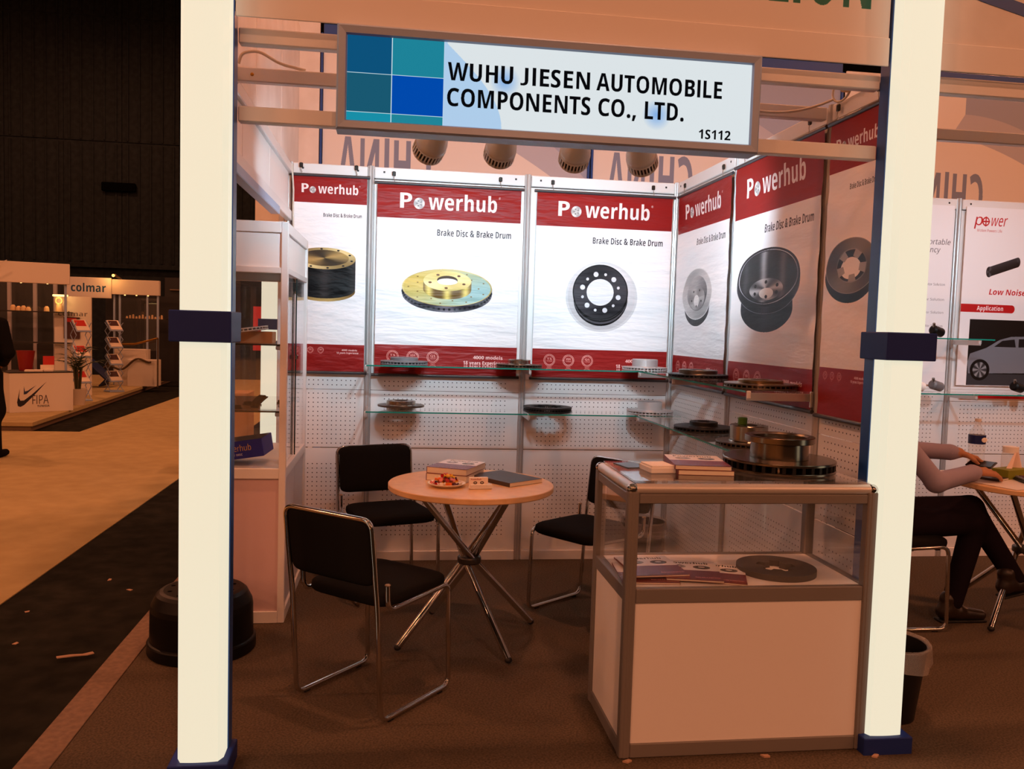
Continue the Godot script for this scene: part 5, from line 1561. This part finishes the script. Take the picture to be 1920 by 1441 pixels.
func hall_stands():
	var board = M("stand board", Color(0.84, 0.80, 0.74), 0.6)
	var pf = thing("stage_platform", "low carpeted platform with plank edge under the far stands", "platform")
	part("carpet_top", MB.new().prism([Vector2(-4.02, -6.35), Vector2(-4.74, -16.4), Vector2(-14, -16.6), Vector2(-14, -6.55)], 0.07, 0.12), grained("beige carpet", Color.WHITE, Color.WHITE, 0.9, 0.01, 1, 1), pf)
	part("plank_edge", MB.new().prism([Vector2(-4.05, -6.38), Vector2(-4.77, -16.4), Vector2(-14, -16.6), Vector2(-14, -6.58)], 0.0, 0.07), M("plank", Color(0.42, 0.33, 0.25), 0.7), pf)
	var Y = 0.12
	# counter with the swoosh emblem
	var img = Image.create(640, 460, false, Image.FORMAT_RGB8)
	img.fill(Color(0.84, 0.80, 0.74))
	var navy = Color(0.05, 0.05, 0.11)
	poly_px(img, [Vector2(100, 180), Vector2(72, 340), Vector2(80, 385), Vector2(105, 395), Vector2(140, 375), Vector2(235, 270), Vector2(370, 100), Vector2(215, 255), Vector2(140, 320), Vector2(105, 322), Vector2(92, 290)], navy)
	poly_px(img, [Vector2(140, 150), Vector2(138, 250), Vector2(165, 245), Vector2(260, 145), Vector2(180, 205), Vector2(150, 215)], Color(0.10, 0.16, 0.30))
	text(img, "FIPA", 222, 262, 165, 105, Color(0.22, 0.17, 0.17), false)
	text(img, "TUNISIA", 270, 380, 125, 24, navy)
	var ct = thing("info_counter", "low white counter printed with a navy swoosh and thin lettering", "counter", V(-4.41, Y, -7.73), 0.40)
	ct.rotation.y = 0.62
	part("counter_body", MB.new().box(V(-0.02, 0.285, -0.17), V(0.84, 0.57, 0.34), 0.004), board, ct)
	part("counter_print", MB.new().quad(V(-0.44, 0.568, 0.0012), V(0.40, 0.568, 0.0012), V(0.40, 0.002, 0.0012), V(-0.44, 0.002, 0.0012), V(0, 0, 1)), M("swoosh print", Color.WHITE, 0.6, 0.0, {"albedo_texture": tex(img)}), ct)
	part("counter_top", MB.new().box(V(-0.02, 0.576, -0.17), V(0.86, 0.014, 0.36), 0.003), M("dark top", Color(0.10, 0.08, 0.07), 0.4), ct)
	var topy = Y + 0.584
	var ls = thing("leaflet_stand", "white leaflet stand with a red sheet on the swoosh counter", "leaflet stand", V(-4.46, topy, -8.0), 0.5)
	part("stand_front", MB.new().prism([Vector2(-0.09, -0.02), Vector2(0.09, -0.02), Vector2(0.09, 0.02), Vector2(-0.09, 0.02)], 0.0, 0.09), M("leaflet white"), ls)
	part("red_sheet", MB.new().box(V(0.02, 0.12, -0.01), V(0.15, 0.2, 0.01), 0.001), M("leaflet red"), ls)
	for a in [[-4.62, -7.78], [-4.52, -7.84], [-4.42, -7.95]]:
		single("leaflet_pile", MB.new().box(V(0, 0.012, 0), V(0.12, 0.024, 0.16), 0.002), M("leaflet white"), "small leaflet pile on the swoosh counter", "leaflets", V(a[0], topy, a[1]), 0.3, "leaflet piles on the swoosh counter")
	single("red_tub", MB.new().lathe([Vector2(0.0, 0.0), Vector2(0.09, 0.0), Vector2(0.125, 0.28), Vector2(0.13, 0.30), Vector2(0.12, 0.30), Vector2(0.085, 0.02)], 24), M("tub red", Color(0.50, 0.06, 0.05), 0.4), "red tapered tub standing behind the swoosh counter", "tub", V(-4.90, topy - 0.02, -8.35))
	single("tub_table", MB.new().box(V(0, 0.28, 0), V(0.5, 0.56, 0.4), 0.01), M("dark top"), "dark low cabinet under the red tub", "cabinet", V(-4.92, Y, -8.4), 0.2)
	# fascia above
	var fa = thing("stand_fascia", "plain beige fascia box above the swoosh counter", "fascia", V(-4.97, 0, -8.25), 0.30)
	part("fascia_box", MB.new().box(V(-0.25, 2.165, 0), V(1.9, 0.31, 0.12), 0.004), board, fa)
	part("fascia_post", MB.new().box(V(0.64, 1.065, -0.03), V(0.035, 1.89, 0.035), 0.004), alu, fa)
	for x in [-0.35, 0.05, 0.40]:
		part("fascia_downlight", MB.new().ell(V(x, 2.007, 0.03), V(0.014, 0.007, 0.014), 8, 6), glow("tiny downlight", Color(1.0, 0.8, 0.5), 1.6), fa)
	for x in [-0.36]:
		part("fascia_lamp", MB.new().tube([V(x, 2.31, 0.02), V(x + 0.1, 2.36, 0.1)], [0.012, 0.03], 8), M("dull bronze"), fa)
	single("fascia_cable", MB.new().tube(sag(V(-5.75, 2.15, -7.85), V(-5.05, 2.33, -8.1), 0.06), 0.006, 5), M("white cable"), "thin cable hung across the plain beige fascia", "cable")
	# back of that stand: panel, poster, dark glazed booth with pale uprights
	var bp = thing("back_panel", "beige back panel under a small tube lamp beside the palm", "panel", V(-4.98, Y, -10.6), 0.0)
	part("panel_board", MB.new().box(V(-0.03, 0.88, 0), V(0.62, 1.76, 0.04), 0.003), board, bp)
	var bi = Image.create(400, 90, false, Image.FORMAT_RGB8)
	bi.fill(Color(0.84, 0.80, 0.74))
	text(bi, "colmar", 30, 20, 340, 55, Color(0.45, 0.42, 0.40))
	part("panel_print", MB.new().quad(V(-0.32, 1.52, 0.0212), V(0.26, 1.52, 0.0212), V(0.26, 1.39, 0.0212), V(-0.32, 1.39, 0.0212), V(0, 0, 1)), M("grey wordmark", Color.WHITE, 0.6, 0.0, {"albedo_texture": tex(bi)}), bp)
	var tl = part("tube_lamp", MB.new().box(V(-0.20, 1.765, 0.12), V(0.25, 0.035, 0.05), 0.008), glow("tube lamp", Color(1.0, 0.88, 0.58), 1.4), bp)
	lamp_omni(bp, V(-0.20, 1.70, 0.26), Color(1.0, 0.8, 0.5), 0.05, 0.05)
	var en = thing("engine_poster", "small dark engine picture on the beige back panel", "poster", V(-5.02, 1.32, -10.56))
	part("poster_board", MB.new().box(V(0, 0, 0), V(0.27, 0.38, 0.012), 0.002), M("leaflet brown"), en)
	part("poster_head", MB.new().box(V(-0.02, 0.14, 0.008), V(0.2, 0.07, 0.006)), M("leaflet red"), en)
	var gb = thing("glazed_booth", "dark glazed booth with pale uprights behind the swoosh counter", "booth", V(-6.5, Y, -10.8))
	part("dark_wall", MB.new().box(V(0, 1.1, -0.3), V(2.3, 2.2, 0.05)), M("dark interior", Color(0.07, 0.06, 0.065), 0.5), gb)
	for x in [-0.55, 0.35, 0.78, 1.12]:
		part("upright", MB.new().box(V(x, 1.05, 0.0), V(0.06, 2.1, 0.05), 0.004), M("pale upright", Color(0.62, 0.60, 0.62), 0.5), gb)
	part("pane", MB.new().box(V(0.1, 1.5, 0.02), V(2.1, 1.2, 0.006)), glass, gb)
	part("lower_board", MB.new().box(V(0.1, 0.45, 0.0), V(2.2, 0.9, 0.04), 0.003), M("dark interior"), gb)
	for y in [0.93, 1.47]:
		single("display_ledge", MB.new().box(V(0, 0, 0), V(1.5, 0.02, 0.16), 0.003), M("dark top"), ["lower dark ledge of the glazed booth", "upper dark ledge of the glazed booth holding pale castings"][int(y > 1)], "shelf", V(-5.75, Y + y, -10.48))
	for a in [[-5.95, 0.07], [-5.86, 0.05], [-5.78, 0.06], [-5.70, 0.04], [-5.40, 0.06]]:
		single("pale_casting", MB.new().lathe([Vector2(0.0, 0.0), Vector2(0.045, 0.0), Vector2(0.04, a[1]), Vector2(0.02, a[1] + 0.03), Vector2(0.0, a[1] + 0.03)], 12), M("pale casting", Color(0.85, 0.72, 0.52), 0.5), "small pale casting on the dark upper ledge", "casting", V(a[0], Y + 1.4805, -10.46), 0.0, "pale castings on the dark ledge")
	var tu = thing("turbo_model", "pale turbo shaped casting with a ring on top", "casting", V(-5.20, Y + 1.4805, -10.47))
	part("foot", MB.new().lathe([Vector2(0.0, 0.0), Vector2(0.06, 0.0), Vector2(0.05, 0.08), Vector2(0.04, 0.14), Vector2(0.0, 0.14)], 16), M("pale casting"), tu)
	var ring = []
	for i in 17: ring.append(V(0.055 * cos(TAU * i / 16), 0.19 + 0.055 * sin(TAU * i / 16), 0))
	part("ring", MB.new().tube(ring, 0.018, 8), M("pale casting"), tu)
	# palm
	var pl = thing("potted_palm", "potted palm with spiky fronds beside the swoosh counter", "potted plant", V(-4.33, Y, -8.86))
	part("pot", MB.new().lathe([Vector2(0.0, 0.0), Vector2(0.10, 0.0), Vector2(0.135, 0.26), Vector2(0.12, 0.26), Vector2(0.0, 0.24)], 24), M("pot", Color(0.78, 0.72, 0.64), 0.6), pl)
	for i in 5:
		var a = i * 1.26
		part("stem", MB.new().tube([V(0.03 * cos(a), 0.22, 0.03 * sin(a)), V(0.06 * cos(a), 0.6, 0.06 * sin(a))], 0.014, 6), M("stem", Color(0.25, 0.24, 0.10), 0.7), pl)
	for i in 16:
		var a = i * 2.39
		var up = rng.randf_range(0.35, 0.75)
		var out = rng.randf_range(0.18, 0.42)
		var mb = MB.new()
		var q = []
		for k in 7:
			var u = k / 6.0
			q.append(V(cos(a) * out * u * (0.4 + 0.6 * u), 0.48 + up * u * (1.15 - 0.55 * u), sin(a) * out * u * (0.4 + 0.6 * u)))
		mb.tube(q, 0.004, 4, false)
		for k in range(1, 7):
			for s in [-1, 1]:
				var d = (q[k] - q[k - 1]).normalized()
				var sd = d.cross(Vector3.UP).normalized() * s
				var e = q[k] + (sd * 0.8 + d * 0.8 - V(0, 0.25, 0)).normalized() * 0.15
				mb.face([q[k], q[k] + d * 0.02, e], V(0, 1, 0))
		part("frond", mb, M("palm leaf", Color(0.16, 0.20, 0.07), 0.6), pl)
	rack("zigzag brochure rack with red leaflets beside the palm", V(-4.52, Y, -9.55), 0.75, 3, true)
	rack("zigzag brochure rack with brown leaflets before the stepped counter", V(-4.60, Y, -11.5), 0.75, 4, false)
	# second stand with the blue wordmark
	var hi = Image.create(512, 160, false, Image.FORMAT_RGB8)
	hi.fill(Color(0.86, 0.83, 0.80))
	text(hi, "colmar", 90, 50, 380, 68, Color(0.05, 0.28, 0.42))
	var cf = thing("wordmark_fascia", "beige fascia with blue wordmark and a warm lamp", "fascia", V(-4.95, 0, -13.3))
	part("fascia_box", MB.new().box(V(-0.02, 2.165, 0), V(1.45, 0.31, 0.12), 0.004), board, cf)
	part("wordmark_board", MB.new().box(V(-0.72, 2.13, 0.09), V(0.98, 0.42, 0.03), 0.004), board, cf)
	part("wordmark_print", MB.new().quad(V(-1.18, 2.335, 0.1062), V(-0.26, 2.335, 0.1062), V(-0.26, 1.94, 0.1062), V(-1.18, 1.94, 0.1062), V(0, 0, 1)), M("wordmark", Color.WHITE, 0.6, 0.0, {"albedo_texture": tex(hi)}), cf)
	for x in [-0.21, -0.1, 0.45, 0.66]:
		part("fascia_post", MB.new().box(V(x, 1.065, -0.03), V(0.04, 1.89, 0.04), 0.004), alu, cf)
	part("fascia_lamp", MB.new().tube([V(-0.05, 2.33, 0.02), V(-0.13, 2.40, 0.2)], [0.012, 0.03], 8), M("dull bronze"), cf)
	var bl = part("fascia_lamp_bulb", MB.new().ell(V(-0.15, 2.39, 0.23), V(0.03, 0.03, 0.03), 8, 6), glow("warm bulb", Color(1.0, 0.72, 0.36), 3.0), cf)
	lamp_omni(cf, V(-0.22, 2.36, 0.30), Color(1.0, 0.70, 0.38), 0.10, 0.03)
	for x in [0.02, 0.25, 0.48]:
		part("fascia_downlight", MB.new().ell(V(x, 2.0, 0.04), V(0.02, 0.012, 0.02), 8, 6), glow("tiny downlight", Color(1.0, 0.8, 0.5), 1.6), cf)
	part("dark_back", MB.new().box(V(0.1, 1.08, -1.2), V(1.7, 1.9, 0.05)), M("dark interior"), cf)
	part("glass_front", MB.new().box(V(0.24, 1.40, -0.03), V(0.84, 1.1, 0.006)), glass, cf)
	var sc = thing("stepped_counter", "stepped beige counter with bronze ribbon under the wordmark fascia", "counter", V(-4.56, Y, -13.15))
	part("low_block", MB.new().box(V(0.05, 0.275, 0), V(0.56, 0.55, 0.4), 0.004), board, sc)
	part("tall_block", MB.new().box(V(-0.22, 0.38, -0.12), V(0.62, 0.76, 0.36), 0.004), board, sc)
	var rib = []
	for i in 21:
		var u = i / 20.0
		rib.append(V(-0.75 + 1.0 * u, 0.30 + 0.28 * u + 0.07 * sin(u * 11.0), 0.24))
	part("bronze_ribbon", MB.new().tube(rib, 0.022, 6), M("bronze ribbon", Color(0.30, 0.23, 0.13), 0.5, 0.3), sc)
	var hr = thing("handrail", "curved brass rail before the wordmark stand", "rail")
	for x in [[-5.15, 1.0, -12.9], [-4.15, 1.13, -12.8]]: part("rail_post", MB.new().tube([V(x[0], Y, x[2]), V(x[0], x[1], x[2])], 0.015, 6), M("bronze ribbon"), hr)
	part("rail", MB.new().tube([V(-5.15, 1.0, -12.9), V(-4.9, 0.98, -12.85), V(-4.6, 1.0, -12.8), V(-4.35, 1.07, -12.8), V(-4.15, 1.13, -12.8)], 0.02, 8), M("brass", Color(0.7, 0.5, 0.2), 0.3, 1.0), hr)
	for a in range(12):
		single("tiny_fitting", MB.new().lathe([Vector2(0.0, 0.0), Vector2(0.025, 0.0), Vector2(0.02, 0.04 + 0.02 * (a % 3)), Vector2(0.0, 0.05 + 0.02 * (a % 3))], 8), M("pale casting"), "tiny bright fitting in a row behind the wordmark stand's glass", "fitting", V(-5.05 + a * 0.065, 1.52, -13.8), 0.0, "tiny fittings in a row")
	single("fitting_ledge", MB.new().box(V(0, 0, 0), V(0.95, 0.015, 0.12)), M("dark top"), "thin dark ledge carrying the tiny fittings", "shelf", V(-4.7, 1.512, -13.8))
	var bs = MB.new()
	bs.xf = Transform3D(Basis(Vector3.BACK, -0.75), V(0, 0.38, 0))
	single("blue_ramp_panel", bs.box(Vector3.ZERO, V(0.75, 0.03, 0.5), 0.004).box(V(0.30, -0.1, 0), V(0.03, 0.2, 0.4)), M("ramp blue", Color(0.06, 0.14, 0.32), 0.5), "slanting blue panel between the two brochure racks", "panel", V(-5.25, Y, -12.6), 0.0)
	var ex = thing("red_extinguisher", "small red extinguisher standing against the far dark wall", "extinguisher", V(-4.98, 0.001, -17.1))
	part("cylinder", MB.new().lathe([Vector2(0.0, 0.0), Vector2(0.13, 0.0), Vector2(0.13, 0.36), Vector2(0.08, 0.46), Vector2(0.03, 0.5), Vector2(0.0, 0.5)], 20, true), M("extinguisher red", Color(0.45, 0.04, 0.05), 0.35), ex)
	part("valve", MB.new().box(V(0, 0.53, 0), V(0.12, 0.05, 0.05), 0.01), M("black plastic"), ex)
	# standing person at the frame's edge, back turned, in dark clothes
	var pe = thing("person", "standing person in black coat and trousers on the aisle carpet", "person", V(-3.60, 0.0065, -4.05))
	var k = Color(0.010, 0.009, 0.010)
	var skin = Color(0.35, 0.18, 0.11)
	var b = []
	for s in [-1, 1]:
		b.append([V(s * 0.10, 0.88, 0), 0.095, V(s * 0.12, 0.48, 0.02), 0.068, k])
		b.append([V(s * 0.12, 0.48, 0.02), 0.066, V(s * 0.13, 0.08, -0.02), 0.05, k])
		b.append([V(s * 0.13, 0.045, -0.03), 0.043, V(s * 0.14, 0.04, -0.2), 0.038, k])
		b.append([V(s * 0.19, 1.42, 0), 0.07, V(s * 0.27, 1.12, 0.02), 0.058, k])
		b.append([V(s * 0.27, 1.12, 0.02), 0.056, V(s * 0.12, 1.0, -0.22), 0.045, k])
		b += hand_bones(V(s * 0.12, 1.0, -0.22), V(-s * 0.6, 0, -0.6), V(0, 1, 0), s, 0.5, skin, 1.1)
	b.append([V(-0.03, 0.92, 0), 0.16, V(0, 1.15, 0), 0.145, k])
	b.append([V(0.03, 0.52, 0), 0.19, V(0, 0.95, 0), 0.165, k])
	b.append([V(-0.06, 1.15, 0), 0.14, V(-0.07, 1.38, 0), 0.12, k])
	b.append([V(0.06, 1.15, 0), 0.14, V(0.07, 1.38, 0), 0.12, k])
	b.append([V(0, 1.44, 0), 0.065, V(0, 1.56, -0.01), 0.055, skin])
	b.append([V(0, 1.60, -0.02), 0.078, V(0, 1.69, -0.01), 0.09, skin])
	b.append([V(0, 1.62, -0.10), 0.014, V(0, 1.60, -0.115), 0.012, skin])
	var mb = MB.new()
	blob(mb, b, 0.016, 0.03)
	part("body", mb, figure_mat(), pe)
	var hb = MB.new()
	blob(hb, [[V(0, 1.70, 0.02), 0.09, V(0, 1.66, 0.04), 0.075, Color(0.015, 0.012, 0.01)], [V(0, 1.74, -0.02), 0.075, V(0, 1.72, 0.03), 0.08, Color(0.015, 0.012, 0.01)]], 0.014, 0.02)
	part("hair", hb, figure_mat(), pe)
	for s in [-1, 1]:
		part("eye", MB.new().ell(V(s * 0.032, 1.655, -0.092), V(0.012, 0.009, 0.01), 8, 6), M("eye", Color(0.06, 0.04, 0.03), 0.2), pe)

func small_things():
	single("brown_carton_stack", MB.new().box(V(0, 0.4, 0), V(0.5, 0.8, 0.4), 0.006).box(V(0.0, 0.805, 0), V(0.06, 0.012, 0.4)), M("card"), "tall brown carton seen through the tall showcase", "box", V(-1.05, 0.0, -3.6))
	var pk = thing("pink_notice", "pink notice sheet on the far dark wall seen through the showcase", "notice", V(-2.9, 1.35, -17.5))
	part("sheet", MB.new().box(V(0, 0, 0), V(0.22, 1.15, 0.01)), M("notice pink", Color(0.80, 0.20, 0.26), 0.6), pk)
